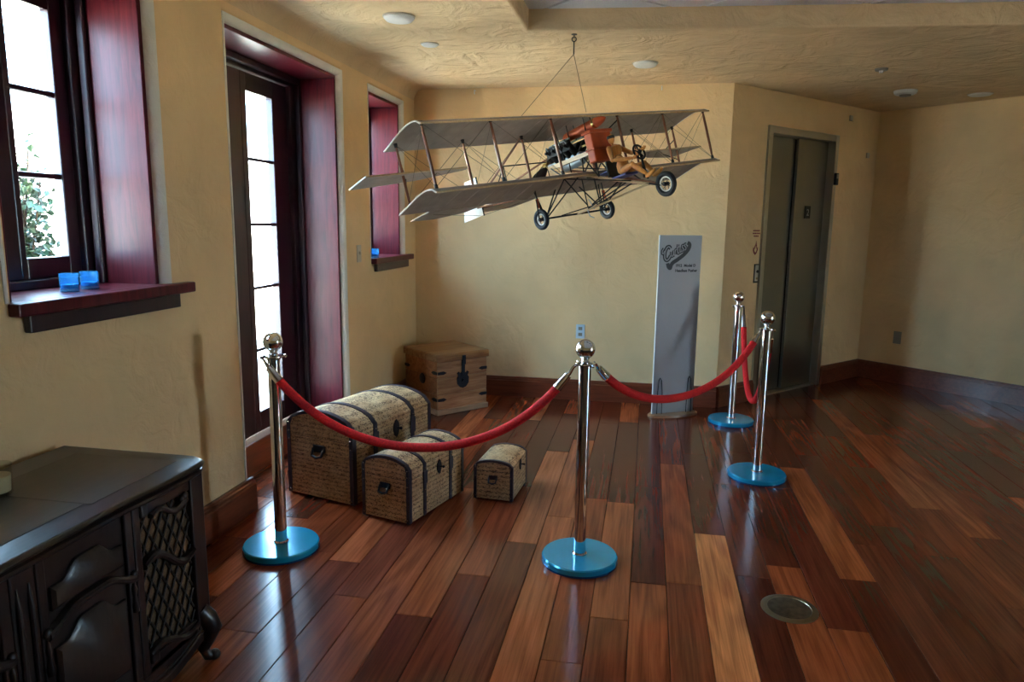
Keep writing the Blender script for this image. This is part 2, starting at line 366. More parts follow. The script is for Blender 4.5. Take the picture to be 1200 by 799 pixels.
o = MB().prism([(0, 0), (4.2, 0), (4.2, .15), (0, .15)], lambda a, b, t: C1+RD*a+RN*b+Vector((0, 0, t)), -.03, ZC+.3).build('wall_right', 'wall'); struct(o, 'dim cream plaster wall right of the elevator')
o = wall_with_holes('wall_side', [YF, 2.14, 2.76, C2.y], [-.03, 2.1, ZC+.3], [(2.14, 2.76, -.03, 2.1)], lambda a, b, t: (XS+t, a, b), .15, 'wall', .02); struct(o, 'cream plaster wall out of frame with glazed doors')
o = MB().box((XW-.45, YF-.15, -.03), (XS+.15, YF, ZC+.3)).build('wall_front', 'wall'); struct(o, 'cream plaster wall behind the camera')

# ceiling with a raised bay
cq = [(-.75, 4.43), (4.6, 4.91), (4.6, -1.6), (-.75, -1.6)]
mb = MB(); ou = [(XW-.45, 8.4), (XS+.2, 8.4), (XS+.2, YF-.2), (XW-.45, YF-.2)]
vs = [(*p, ZC) for p in ou] + [(*p, ZC) for p in cq] + [(*p, ZC+.125) for p in cq] + [(*p, ZC+.3) for p in ou]
fs = [(i, (i+1) % 4, 4+(i+1) % 4, 4+i) for i in range(4)] + [(4+i, 4+(i+1) % 4, 8+(i+1) % 4, 8+i) for i in range(4)]
mb.add(vs, fs)
ceiling = mb.build('ceiling', 'ceil'); struct(ceiling, 'troweled cream plaster ceiling with a raised tiled bay')
bm = bmesh.new(); bm.from_mesh(ceiling.data)
bmesh.ops.recalc_face_normals(bm, faces=bm.faces)
es = [e for e in bm.edges if all(abs(v.co.z-ZC) < 1e-4 for v in e.verts) and all(-.76 < v.co.x < 4.61 and -1.61 < v.co.y < 4.92 for v in e.verts)]
bmesh.ops.bevel(bm, geom=es, offset=.012, segments=2, affect='EDGES', profile=.5)
bm.to_mesh(ceiling.data); bm.free()
# cove where the left wall meets the ceiling
pf = [(0, 0)] + [(.09-.09*math.cos(t), .09-.09*math.sin(t)) for t in [PI/2*k/6 for k in range(7)]]
pf = [(0, 0)] + [(.09*(1-math.sin(t)), .09*(1-math.cos(t))) for t in [PI/2*k/6 for k in range(7)]]
MB().prism(pf, lambda a, b, t: (XW+a, t, ZC-b), YF, YB).build('cove', 'ceil', ceiling, True)
# acoustic tiles laid diagonally in the bay
def grid_pt(i, j):
    s = .70/math.sqrt(2); return Vector((-.335+ (i+j)*s + .012, 4.105 + (i-j)*s + .009, 0))
tile_me = None; cnt = 0
R45 = Matrix.Rotation(PI/4, 4, 'Z')
for i in range(-8, 12):
    for j in range(-8, 12):
        c = (grid_pt(i, j)+grid_pt(i+1, j+1))/2 if False else grid_pt(i, j)+Vector((.70/math.sqrt(2), 0, 0))
        if not (-1.3 < c.x < 3.2 and 3.4 < c.y < 5.3): continue
        if tile_me is None:
            t0 = MB().box((-.338, -.338, 0), (.338, .338, .015), R45).build('ceiling_tile', 'tile', ceiling); tile_me = t0.data; t = t0
        else:
            t = bpy.data.objects.new('ceiling_tile', tile_me); C.objects.link(t); t.parent = ceiling
        t.location = (c.x, c.y, ZC+.122)
MB().box((-1.6, 2.8, ZC+.14), (5, 5.6, ZC+.16)).build('tile_grid', 'tbar', ceiling)
MB().box((-.76, -1.62, ZC+.126), (4.62, 3.2, ZC+.145)).build('bay_lining', 'tile', ceiling)

# floor and planks
floor = MB().box((XW-.45, YF-.2, -.06), (XS+.2, 8.5, -.022)).build('floor', 'sub'); struct(floor, 'glossy reddish brown jatoba plank floor')
PW, PX = .153, -.0105
TONES = [(.085, .026, .014), (.13, .042, .020), (.17, .058, .026), (.105, .036, .020), (.215, .082, .035), (.085, .022, .013), (.26, .105, .045), (.15, .048, .020)]
WTS = [4, 5, 4, 4, 2, 3, 1.2, 4]
JOINTS = {2: [2.2, 3.545, 4.845, 6.0], 0: [2.97, 4.15, 5.6], 1: [3.0, 4.6], -1: [2.65, 3.87, 5.55], -2: [2.33, 3.9, 5.48], 6: [3.195, 4.7], 7: [3.585, 5.0], 5: [2.76, 4.3, 5.6], 4: [3.26, 4.95],
          -6: [2.515, 4.3], -5: [2.885, 4.0, 5.2], -9: [2.89, 4.2], -3: [3.6, 5.0], -4: [3.25, 4.7], -7: [3.9, 5.3], -8: [2.6, 4.0, 5.4]}
FIX = {(2, 1): (.50, .27, .115), (2, 0): (.12, .038, .018), (0, 1): (.085, .022, .013), (0, 0): (.21, .072, .03), (-2, 1): (.17, .056, .026), (-3, 1): (.24, .095, .04), (-4, 1): (.25, .105, .05), (-3, 0): (.25, .10, .045),
       (-6, 1): (.22, .085, .04), (-6, 0): (.085, .027, .016), (-7, 0): (.21, .085, .045), (6, 1): (.23, .09, .035), (6, 0): (.085, .023, .013), (5, 1): (.085, .022, .013), (5, 0): (.22, .08, .032), (4, 1): (.09, .026, .015), (4, 0): (.21, .075, .03),
       (-1, 1): (.23, .09, .04), (-1, 0): (.15, .048, .022), (-2, 2): (.085, .023, .014), (-4, 0): (.10, .032, .018), (-5, 1): (.16, .056, .03), (-9, 0): (.12, .045, .03), (-9, 1): (.26, .11, .055), (-8, 1): (.13, .05, .034), (1, 1): (.20, .07, .028)}
def yend(x):
    if x < C0.x: return YB+.03
    if x < C1.x: return C0.y + (x-C0.x)*ED.y/ED.x + .18
    return C1.y + (x-C1.x)*RD.y/RD.x + .18
nplank = 0; far = MB()
for k in range(-16, 34):
    x0 = PX + k*PW; x1 = x0+PW; ye = max(yend(x0), yend(x1)) if x0 > C0.x-.2 else YB+.03
    if x1 > C1.x > x0: ye = C1.y+.1
    rnd = random.Random(100+k)
    js = [1.75]
    if k in JOINTS:
        js += JOINTS[k]
        while js[-1]+.9 < ye-.4: js.append(js[-1]+rnd.uniform(.7, 1.5))
    else:
        js.append(1.75+rnd.uniform(.3, 1.4))
        while js[-1]+.5 < ye-.3: js.append(js[-1]+rnd.uniform(.55, 1.9))
    js = [j for j in js if j < ye-.15] + [ye]
    for n, (y0, y1) in enumerate(zip(js, js[1:])):
        vis = False
        for a in (x0, (x0+x1)/2, x1):
            for q in range(9):
                pr = project((a, y0+(y1-y0)*q/8, 0))
                if pr and -15 < pr[0] < 1215 and 0 < pr[1] < 815: vis = True
        col = FIX.get((k, n)) or rnd.choices(TONES, WTS)[0]
        g = .0009; h = rnd.uniform(-.0005, .0003)
        if vis and nplank < 300:
            cx, cy = (x0+x1)/2, (y0+y1)/2
            p = MB().cbox((x0+g-cx, y0+g-cy, -.022), (x1-g-cx, y1-g-cy, h), .0022).build('plank', 'plank', floor)
            p.location = (cx, cy, 0); v = rnd.uniform(.9, 1.12); p.color = (col[0]*v*1.65, col[1]*v*1.12, col[2]*v*.92, 1); nplank += 1
        else:
            far.cbox((x0+g, y0+g, -.022), (x1-g, y1-g, 0), .002)
    far.cbox((x0+g, YF, -.022), (x1-g, .2, 0), .002); far.cbox((x0+g, .2+2*g, -.022), (x1-g, 1.75-g, 0), .002)
far.build('unseen_planks', 'floorfar', floor, kind='stuff')
print('planks', nplank)

# baseboards: tall board with a stepped cap
def baseboard(name, p0, p1, n, label, mat, h=.178):
    p0 = Vector(p0); p1 = Vector(p1); n = Vector(n)
    prof = [(0, 0), (.035, 0), (.035, h-.035), (.029, h-.030), (.029, h-.018), (.021, h-.012), (.021, h-.004), (.016, h), (0, h)]
    d = p1-p0; o = MB().prism(prof, lambda a, b, t: p0+d*t+n*a+Vector((0, 0, b)), 0, 1).build(name, mat); struct(o, label); return o
baseboard('baseboard_left', (XW, YF, 0), (XW, 3.36, 0), (1, 0, 0), 'reddish wooden baseboard left of the glazed door', 'base')
baseboard('baseboard_left_corner', (XW, 4.64, 0), (XW, YB, 0), (1, 0, 0), 'reddish wooden baseboard behind the trunks', 'base')
baseboard('baseboard_back', (XW, YB, 0), (C0.x-.0, YB, 0), (0, -1, 0), 'reddish wooden baseboard along the back wall', 'basex')
en = Vector((ED.y, -ED.x, 0))
baseboard('baseboard_elevator_left', C0, C0+ED*.49, en, 'reddish wooden baseboard left of the elevator', 'basex')
baseboard('baseboard_elevator_right', C0+ED*1.60, C1, en, 'reddish wooden baseboard right of the elevator', 'basex')
baseboard('baseboard_right', C1, C2, -RN, 'reddish wooden baseboard along the dim right wall', 'basex')

# ------------------------------------------------------------------ windows and door on the left wall
def plaster_return(par, hw, zb, zt):
    # pale rounded plaster corner between the wooden lining and the wall face
    n = 6; R = .038
    arc = [(-.036+.040*math.sin(PI/2*k/n), .022+R*(1-math.cos(PI/2*k/n))) for k in range(n+1)]     # (x, distance outwards)
    for s in (-1, 1):
        vs = []
        for z in (zb, zt+.022): vs += [(x, s*(hw+d), z+(d-.022 if z > zb else 0)) for x, d in arc]+[(-.036, s*(hw+.022+R), z+(R if z > zb else 0))]
        k = n+2; MB().add(vs, [tuple(range(k)), tuple(range(2*k-1, k-1, -1))]+[(i, (i+1) % k, k+(i+1) % k, k+i) for i in range(k)]).build('plaster_return', 'bead', par, True)
    vs = []
    for s in (-1, 1): vs += [(x, s*(hw+d), zt+d) for x, d in arc]+[(-.036, s*(hw+.022+R), zt+.022+R)]
    k = n+2; MB().add(vs, [tuple(range(k)), tuple(range(2*k-1, k-1, -1))]+[(i, (i+1) % k, k+(i+1) % k, k+i) for i in range(k)]).build('plaster_return', 'bead', par, True)
def window(name, ya, yb, label, jb=.055, st=.062, ms=.03):
    # ya, yb: clear width between the wooden linings
    w = thing(name, label, None, (XW, (ya+yb)/2, 1.265), kind='structure'); hw = (yb-ya)/2; zt = 2.47-1.265
    X0, X1 = -.030, -.40
    for s in (-1, 1):
        y0, y1 = sorted((s*hw, s*(hw+.022)))
        bevel(MB().box((X1, y0, -.01), (X0, y1, zt)).build('lining_board', 'mahog', w), .003)
        y0, y1 = sorted((s*hw, s*(hw-.022)))
        bevel(MB().box((-.305, y0, 0), (-.270, y1, zt)).build('stop_molding', 'mahogd', w), .006)
        y0, y1 = sorted((s*(hw-.001), s*(hw-jb)))
        bevel(MB().box((-.40, y0, 0), (-.315, y1, zt)).build('jamb', 'mahogd', w), .006)
    bevel(MB().box((X1, -hw-.022, zt), (X0, hw+.022, zt+.022)).build('lining_board', 'mahog', w), .003)
    bevel(MB().box((-.40, -hw+jb, zt-.05), (-.315, hw-jb, zt)).build('head_jamb', 'mahogd', w), .005)
    bevel(MB().box((-.40, -hw+jb, 0), (-.30, hw-jb, .035)).build('sill_jamb', 'mahogd', w), .005)
    for s in (-1, 1):                                        # two casement sashes
        a, b = sorted((0, s*(hw-jb)))
        g0, g1 = (a+ms, b-st) if s > 0 else (a+st, b-ms*2.4)
        sash = thing('sash', 'casement sash with three panes', None); sash.parent = w; del sash['label']
        zb, zg0, zg1, zt2 = .036, .12, 1.095, zt-.052
        m = MB(); m.box((-.385, a, zb), (-.34, g0, zt2)); m.box((-.385, g1, zb), (-.34, b, zt2)); m.box((-.385, g0, zb), (-.34, g1, zg0)); m.box((-.385, g0, zg1), (-.34, g1, zt2))
        bevel(m.build('sash_frame', 'mahogd', sash), .004)
        for k in (1, 2):
            z = zg0+(zg1-zg0)*k/3
            bevel(MB().box((-.38, g0, z-.011), (-.345, g1, z+.011)).build('muntin', 'mahogd', sash), .005)
        for k in range(3):
            z0 = zg0+(zg1-zg0)*k/3; z1 = zg0+(zg1-zg0)*(k+1)/3
            MB().box((-.3645, g0-.004, z0), (-.3605, g1+.004, z1)).build('pane', 'glass', sash)
    plaster_return(w, hw, -.0, zt)
    sy0, sy1 = -hw-.05, hw+.17
    sill = MB().box((-.335, -hw-.018, -.045), (0, hw+.018, 0)); sill.box((-.001, sy0, -.045), (.045, sy1, 0))
    bevel(sill.build('sill', 'mahog', w), .006)
    bevel(MB().box((0, sy0+.055, -.105), (.028, sy1-.09, -.046)).build('apron', 'mahogd', w), .004)
    return w
window('window_1', 2.03, 2.75, 'mahogany casement window in a deep recess, two votive glasses on its sill')
window('window_2', 5.195, 5.86, 'narrow mahogany window recess near the back corner', .03, .035, .018)

d1 = thing('door_1', 'glazed mahogany double door in a deep recess', None, (XW, 4.0, 0), kind='structure'); hw = .63; zt = 2.47
for s in (-1, 1):
    y0, y1 = sorted((s*hw, s*(hw+.022))); bevel(MB().box((-.40, y0, 0), (-.030, y1, zt)).build('lining_board', 'mahog', d1), .003)
    y0, y1 = sorted((s*hw, s*(hw-.024))); bevel(MB().box((-.305, y0, .2), (-.268, y1, zt)).build('stop_molding', 'mahogd', d1), .006)
    y0, y1 = sorted((s*hw, s*(hw-.075))); bevel(MB().box((-.40, y0, 0), (-.31, y1, zt)).build('jamb', 'mahogd', d1), .006)
bevel(MB().box((-.40, -hw-.022, zt), (-.030, hw+.022, zt+.022)).build('lining_board', 'mahog', d1), .003)
plaster_return(d1, hw, 0.18, zt)
bevel(MB().box((-.305, -hw+.024, zt-.04), (-.268, hw-.024, zt)).build('stop_molding', 'mahogd', d1), .006)
bevel(MB().box((-.40, -hw+.075, zt-.06), (-.31, hw-.075, zt)).build('head_jamb', 'mahogd', d1), .005)
bevel(MB().box((-.40, -hw+.02, 0), (-.262, hw-.02, .2)).build('threshold', 'base', d1), .006)
for s in (-1, 1):
    a, b = sorted((s*.002, s*(hw-.077)))
    g0, g1 = (a+.06, b-.185) if s > 0 else (a+.185, b-.13)
    lf = thing('door_leaf', 'x', None); lf.parent = d1; del lf['label']
    zb, g_b, g_t = .205, .335, 2.30
    m = MB(); m.box((-.385, a, zb), (-.335, g0, zt-.062)); m.box((-.385, g1, zb), (-.335, b, zt-.062)); m.box((-.385, g0, zb), (-.335, g1, g_b)); m.box((-.385, g0, g_t), (-.335, g1, zt-.062))
    bevel(m.build('leaf_frame', 'mahogd', lf), .005)
    for k in range(5):
        z0 = g_b+(g_t-g_b)*k/5; z1 = g_b+(g_t-g_b)*(k+1)/5
        MB().box((-.362, g0-.004, z0), (-.358, g1+.004, z1)).build('pane', 'glass', lf)
        if k: bevel(MB().box((-.38, g0, z0-.010), (-.34, g1, z0+.010)).build('muntin', 'mahogd', lf), .004)

# glazed opening out of frame (it lights the room from the right)
w3 = thing('window_3', 'glazed door out of frame on the right', None, (XS+.07, 2.45, 0), kind='structure')
m = MB()
for y in (-.31, .27): m.box((-.03, y, 0), (.03, y+.04, 2.1))
for z in (0, 1.0, 2.06): m.box((-.025, -.31, z), (.025, .31, z+.04))
m.build('frame', 'mahogd', w3); MB().box((-.002, -.31, 0), (.002, .31, 2.1)).build('pane', 'glass', w3)
o = MB().box((XS+.15, -3.5, 2.62), (XS+6.0, 6.5, 2.8)).build('added_sun_blocker', 'stucco'); struct(o, 'added unseen slab blocking sun from the glazed doors out of frame')  # unseen slab, added to keep sun off the right opening and shade the ground
o = MB().box((XW-.6, YF-.3, ZC+.3), (XS+.3, 9.0, ZC+.42)).build('roof', 'stucco'); struct(o, 'flat roof slab above the room')

# ------------------------------------------------------------------ outside the left windows
o = MB().box((-40, -30, -.2), (40, 40, -.1)).build('patio_ground', 'patio'); struct(o, 'pale paved ground outside the windows')
ew = MB().box((-9.3, 4.5, -.1), (-9.0, 26.0, 3.0)).build('exterior_wall', 'stucco'); struct(ew, 'white stucco garden wall seen through the windows')
for yb in (9.6, 13.2, 17.0, 20.8): bevel(MB().box((-9.0, yb, -.1), (-8.7, yb+.5, 3.15)).build('pier', 'stucco', ew), .04)
bevel(MB().box((-9.35, 4.4, 3.0), (-8.9, 26.1, 3.12)).build('coping', 'stucco', ew), .02)
sh = thing('garden_shrub', 'green leafy shrub outside the casement window', 'shrub', (-4.05, 3.95, -.1))
rs = random.Random(3); st = MB(); lv = MB()
for b in range(34):
    ang = rs.uniform(0, 2*PI); tip = Vector((.34*math.cos(ang)*rs.uniform(.3, 1), .30*math.sin(ang)*rs.uniform(.3, 1), rs.uniform(1.3, 2.25)))
    p = [Vector((0, 0, 0)), Vector((tip.x*.3, tip.y*.3, tip.z*.5)), tip]; st.tube(p, [.018, .011, .004], 5)
    for q in range(150):
        t = rs.uniform(.25, 1); c = p[1].lerp(p[2], (t-.5)*2) if t > .5 else p[0].lerp(p[1], t*2)
        c = c+Vector((rs.uniform(-.12, .12), rs.uniform(-.12, .12), rs.uniform(-.1, .08)))
        e = Euler((rs.uniform(-1, 1), rs.uniform(-1, 1), rs.uniform(0, 6.3))).to_matrix(); l = rs.uniform(.045, .075)
        lv.add([c+e @ Vector(v) for v in ((0, 0, 0), (l*.5, l*.38, l*.12), (l, 0, 0), (l*.5, -l*.38, l*.12))], [(0, 1, 2), (0, 2, 3)])
st.build('stem', 'bark', sh, True); lv.build('foliage', 'leaf', sh, kind='stuff')

# ------------------------------------------------------------------ elevator
ezr = math.atan2(ED.y, ED.x)
el = thing('elevator_door', 'brushed steel elevator door with two panels in a steel frame', 'elevator door', C0, ezr)   # local x along wall, -y into the room
m = MB(); m.box((.49, -.02, 0), (.545, .13, 2.385)); m.build('jamb', 'steelf', el)
bevel(MB().box((1.545, -.02, 0), (1.60, .13, 2.385)).build('jamb', 'steelf', el), .004)
bevel(MB().box((.545, -.02, 2.325), (1.545, .13, 2.385)).build('header', 'steelf', el), .004)
bevel(MB().box((.545, .085, .012), (1.046, .115, 2.325)).build('door_panel', 'steel', el), .004)
bevel(MB().box((1.056, .055, .012), (1.545, .085, 2.325)).build('door_panel', 'steel', el), .004)
MB().box((.50, .12, 0), (1.59, .19, 2.38)).build('shaft_lining', 'rubber', el)
MB().box((.545, .0, 0), (1.545, .12, .010)).build('sill_plate', 'steelf', el)
pl = bevel(MB().box((1.225, .047, 1.615), (1.315, .055, 1.73)).build('floor_plate', 'black', el), .002)
text('2', .085, 'greyp', pl, Matrix.Translation((1.27, .0465, 1.642)) @ Matrix.Rotation(PI/2, 4, 'X'), 'floor_number', align='CENTER')
ln = thing('hall_lantern', 'small black hall lantern on the elevator frame', 'indicator', C0+ED*1.572+Vector((0, 0, 1.93)), ezr)
bevel(MB().box((-.025, -.045, 0), (.025, -.0205, .11)).build('housing', 'black', ln), .006)
MB().box((-.015, -.048, .06), (.015, -.0451, .10)).build('lens', 'plateg', ln)
cp = thing('call_button_panel', 'narrow steel call button plate beside the elevator', 'call button', C0+ED*.453+Vector((0, 0, 1.05)), ezr)
bevel(MB().box((-.032, -.006, 0), (.032, -.0005, .165)).build('back_plate', 'black', cp), .003)
bevel(MB().box((-.020, -.010, .015), (.026, -.0061, .155)).build('face_plate', 'steelf', cp), .003)
MB().cyl((.008, -.0101, .10), (.008, -.016, .10), .013, n=14).build('button', 'black', cp, True)
MB().cyl((0, -.0101, .04), (0, -.014, .04), .011, n=14).build('button', 'chrome', cp, True)
fs_ = thing('fire_notice', 'dark red printed fire notice with flame above the call button', 'sign', C0+ED*.425+Vector((0, 0, 1.28)), ezr)
m = MB()
rs = random.Random(5)
for row, (wd, z) in enumerate(((.092, .215), (.104, .192), (.070, .169))):
    x = -wd/2
    while x < wd/2-.006:
        l = min(rs.uniform(.012, .026), wd/2-x); m.box((x, -.0015, z), (x+l, -.0003, z+.012)); x += l+.004
m.build('lettering', 'red', fs_)
fl = [(0, 0), (.022, .018), (.035, .045), (.033, .072), (.020, .055), (.018, .085), (.004, .125), (0, .095), (-.013, .075), (-.018, .058), (-.033, .070), (-.035, .04), (-.022, .016)]
MB().prism(fl, lambda a, b, t: (a, t, b+.012), -.0015, -.0003).build('flame', 'red', fs_)
fl2 = [(x*.45, .022+y*.5) for x, y in fl]
MB().prism(fl2, lambda a, b, t: (a, t, b+.012), -.0022, -.0016).build('flame_core', 'wall', fs_)
for nm, u, z, lb in (('wall_sensor', 1.79, 2.56, 'tiny square sensor high on the elevator wall below the ceiling'), ('wall_sensor', 2.16, 2.24, 'tiny square sensor on the wall near the right corner')):
    o = bevel(MB().box((-.025, -.014, -.025), (.025, -.0005, .025)).build(nm, 'plate'), .004); o.location = C0+ED*u+Vector((0, 0, z)); o.rotation_euler = (0, 0, ezr); tag(o, lb, 'sensor')

# ------------------------------------------------------------------ wall plates
def outlet(name, loc, rz, label, mat, toggle=False):
    t = thing(name, label, 'switch' if toggle else 'outlet', loc, rz)
    bevel(MB().box((-.038, -.007, -.062), (.038, -.0003, .062)).build('cover_plate', mat, t), .003)
    if toggle: MB().box((-.006, -.020, -.004), (.006, -.0071, .016)).build('toggle', mat, t)
    else:
        for z in (-.026, .026): bevel(MB().box((-.017, -.0095, z-.014), (.017, -.0071, z+.014)).build('socket', 'plateg', t), .003)
    return t
outlet('light_switch', (XW, 4.905, 1.31), PI/2, 'small ivory toggle switch between the door and the narrow window', 'plate', True)
outlet('wall_outlet', (-.547, YB, .61), 0, 'pale outlet low on the back wall behind a stanchion', 'platew')
outlet('wall_outlet', C1+RD*.385+Vector((0, 0, .455)), math.atan2(RD.y, RD.x), 'grey outlet low on the dim right wall', 'plateg')

# ------------------------------------------------------------------ ceiling fittings
def disc(name, x, y, r, h, label, cat, kind):
    t = thing(name, label, cat, (x, y, ZC))
    if kind == 'detector':
        MB().lathe([(r*.75, -h), (r*.92, -h*.8), (r, -h*.35), (r, -.0005)], 28).build('housing', 'white', t, True)
        MB().lathe([(r*.25, -h*1.4), (r*.45, -h*1.3), (r*.5, -h*1.001)], 20).build('sensor_cap', 'plateg', t, True)
    elif kind == 'disc':
        MB().lathe([(r*.55, -h), (r*.85, -h*.85), (r, -h*.4), (r, -.0005)], 28).build('cover', 'white', t, True)
        MB().lathe([(r*1.08, -.004), (r*1.08, -.0004)], 28).build('trim_ring', 'plate', t, True)
    else:
        MB().lathe([(r*.9, -h*.5), (r, -.0005)], 20).build('escutcheon', 'plateg', t, True)
        MB().lathe([(r*.3, -h), (r*.35, -h*.501)], 12).build('head', 'white', t, True)
    return t
disc('ceiling_disc', -1.414, 4.03, .085, .028, 'large white round ceiling disc above the glazed door', 'ceiling fitting', 'disc')
disc('ceiling_disc', -1.43, 4.66, .055, .014, 'small white round ceiling disc near the left wall', 'ceiling fitting', 'disc')
disc('ceiling_disc', -.07, 5.39, .085, .028, 'white round ceiling disc above the banner, right of the hanging wires', 'ceiling fitting', 'disc')
disc('smoke_detector', 2.06, 6.72, .09, .035, 'white smoke detector on the ceiling near the elevator', 'smoke detector', 'detector')
disc('ceiling_disc', 2.72, 6.95, .09, .018, 'dim flat ceiling disc right of the smoke detector', 'ceiling fitting', 'disc')
disc('sprinkler_head', 1.60, 5.79, .045, .03, 'small sprinkler in the ceiling in front of the elevator', 'sprinkler', 'sprinkler')
for x, lb in ((-1.50, 'tiny white hook at the top of the back wall, left of the wires'), (.06, 'tiny white hook at the top of the back wall, right of the wires')):
    h = MB(); h.cyl((0, -.001, -.02), (0, -.035, -.02), .004); h.tube([(0, -.035, -.02), (0, -.045, -.03), (0, -.04, -.05), (0, -.03, -.05)], .004, 6)
    o = h.build('wall_hook', 'white', None, True); o.location = (x, YB, ZC); tag(o, lb, 'hook')

# ------------------------------------------------------------------ stanchions and ropes
def stanchion(x, y, label, rz=0):
    t = thing('stanchion', label, 'stanchion', (x, y, 0), rz, 'chrome rope stanchions')
    b = MB().lathe([(.160, .0), (.173, .004), (.175, .010), (.175, .030), (.170, .036), (.001, .0365)], 48).build('base', 'blue', t, True)
    MB().lathe([(.1705, .0005), (.1765, .001), (.1765, .009), (.1705, .0095)], 48).build('rubber_ring', 'blueedge', b, True)
    MB().lathe([(.034, .037), (.034, .041), (.0285, .046)], 28).build('foot_collar', 'chrome', b, True)
    MB().lathe([(.0275, .037), (.0275, .925)], 28).build('pole', 'chrome', t, True)
    MB().lathe([(.030, .915), (.030, .926), (.046, .929), (.047, .933), (.046, .937), (.026, .940), (.018, .946), (.016, .952), (.020, .958), (.022, .962)], 28).build('ring_collar', 'chrome', t, True)
    MB().sphere((0, 0, 1.0), .044, 28, 16).build('ball_finial', 'chrome', t, True)
    for k in range(4):
        a = PI/4+k*PI/2
        MB().tube([(.043*math.cos(a), .043*math.sin(a), .933), (.055*math.cos(a), .055*math.sin(a), .936), (.060*math.cos(a), .060*math.sin(a), .930), (.055*math.cos(a), .055*math.sin(a), .925), (.045*math.cos(a), .045*math.sin(a), .931)], .0035, 6).build('eyelet', 'chrome', t, True)
    return t
SA, SB, SC_, SD = Vector((-1.653, 2.945, 0)), Vector((-.25, 3.12, 0)), Vector((.728, 4.473, 0)), Vector((.708, 5.727, 0))
stanchion(*SA.xy, 'chrome ball-top stanchion with blue base beside the dark cabinet and glazed door')
stanchion(*SB.xy, 'chrome ball-top stanchion with blue base in the middle, joining two red ropes')
stanchion(*SC_.xy, 'nearer of the two chrome stanchions with blue bases by the elevator')
stanchion(*SD.xy, 'farther of the two chrome stanchions with blue bases by the elevator, next to the banner')
def rope(p0, p1, low, label):
    # p0, p1: eyelets; low: height of the lowest point
    p0 = Vector(p0); p1 = Vector(p1); n = 36; sag = (p0.z+p1.z)/2-low
    k = 2.0
    def P(t):
        x = 2*t-1; c = (math.cosh(k*x)-1)/(math.cosh(k)-1)
        q = p0.lerp(p1, t); q.z = q.z-sag*(1-c); return q
    mid = p0.lerp(p1, .5); mid.z = low
    t = thing('velvet_rope', label, 'rope', mid, 0, 'red velvet ropes')
    L = lambda q: P(q)-mid
    a, b = .05, .95
    MB().tube([L(a+(b-a)*i/n) for i in range(n+1)], .0205, 14).build('cord', 'velvet', t, True)
    for u, v, e in ((.018, .056, 0), (.982, .944, 1)):
        fr = MB(); fr.cyl(L(u+(.004 if e == 0 else -.004)), L(v), .0165, .0225, 16); fr.build('ferrule', 'chrome', t, True)
        hk = MB(); hk.tube([L(e), L(e).lerp(L(u), .4)+Vector((0, 0, .006)), L(u), L(u).lerp(L(v), .35)], [.006, .0065, .008, .010], 8)
        hk.build('hook', 'chrome', t, True)
    return t
def ey(s, a): return s+Vector((.054*math.cos(a), .054*math.sin(a), .931))
rope(ey(SA, -3*PI/4), ey(SB, -3*PI/4), .533, 'red velvet rope hanging in front of the trunks')
rope(ey(SB, PI/4), ey(SC_, -3*PI/4), .655, 'red velvet rope sagging in front of the banner')
rope(ey(SC_, PI/4), ey(SD, -PI/4), .345, 'short red velvet rope sagging low between the two stanchions by the elevator')

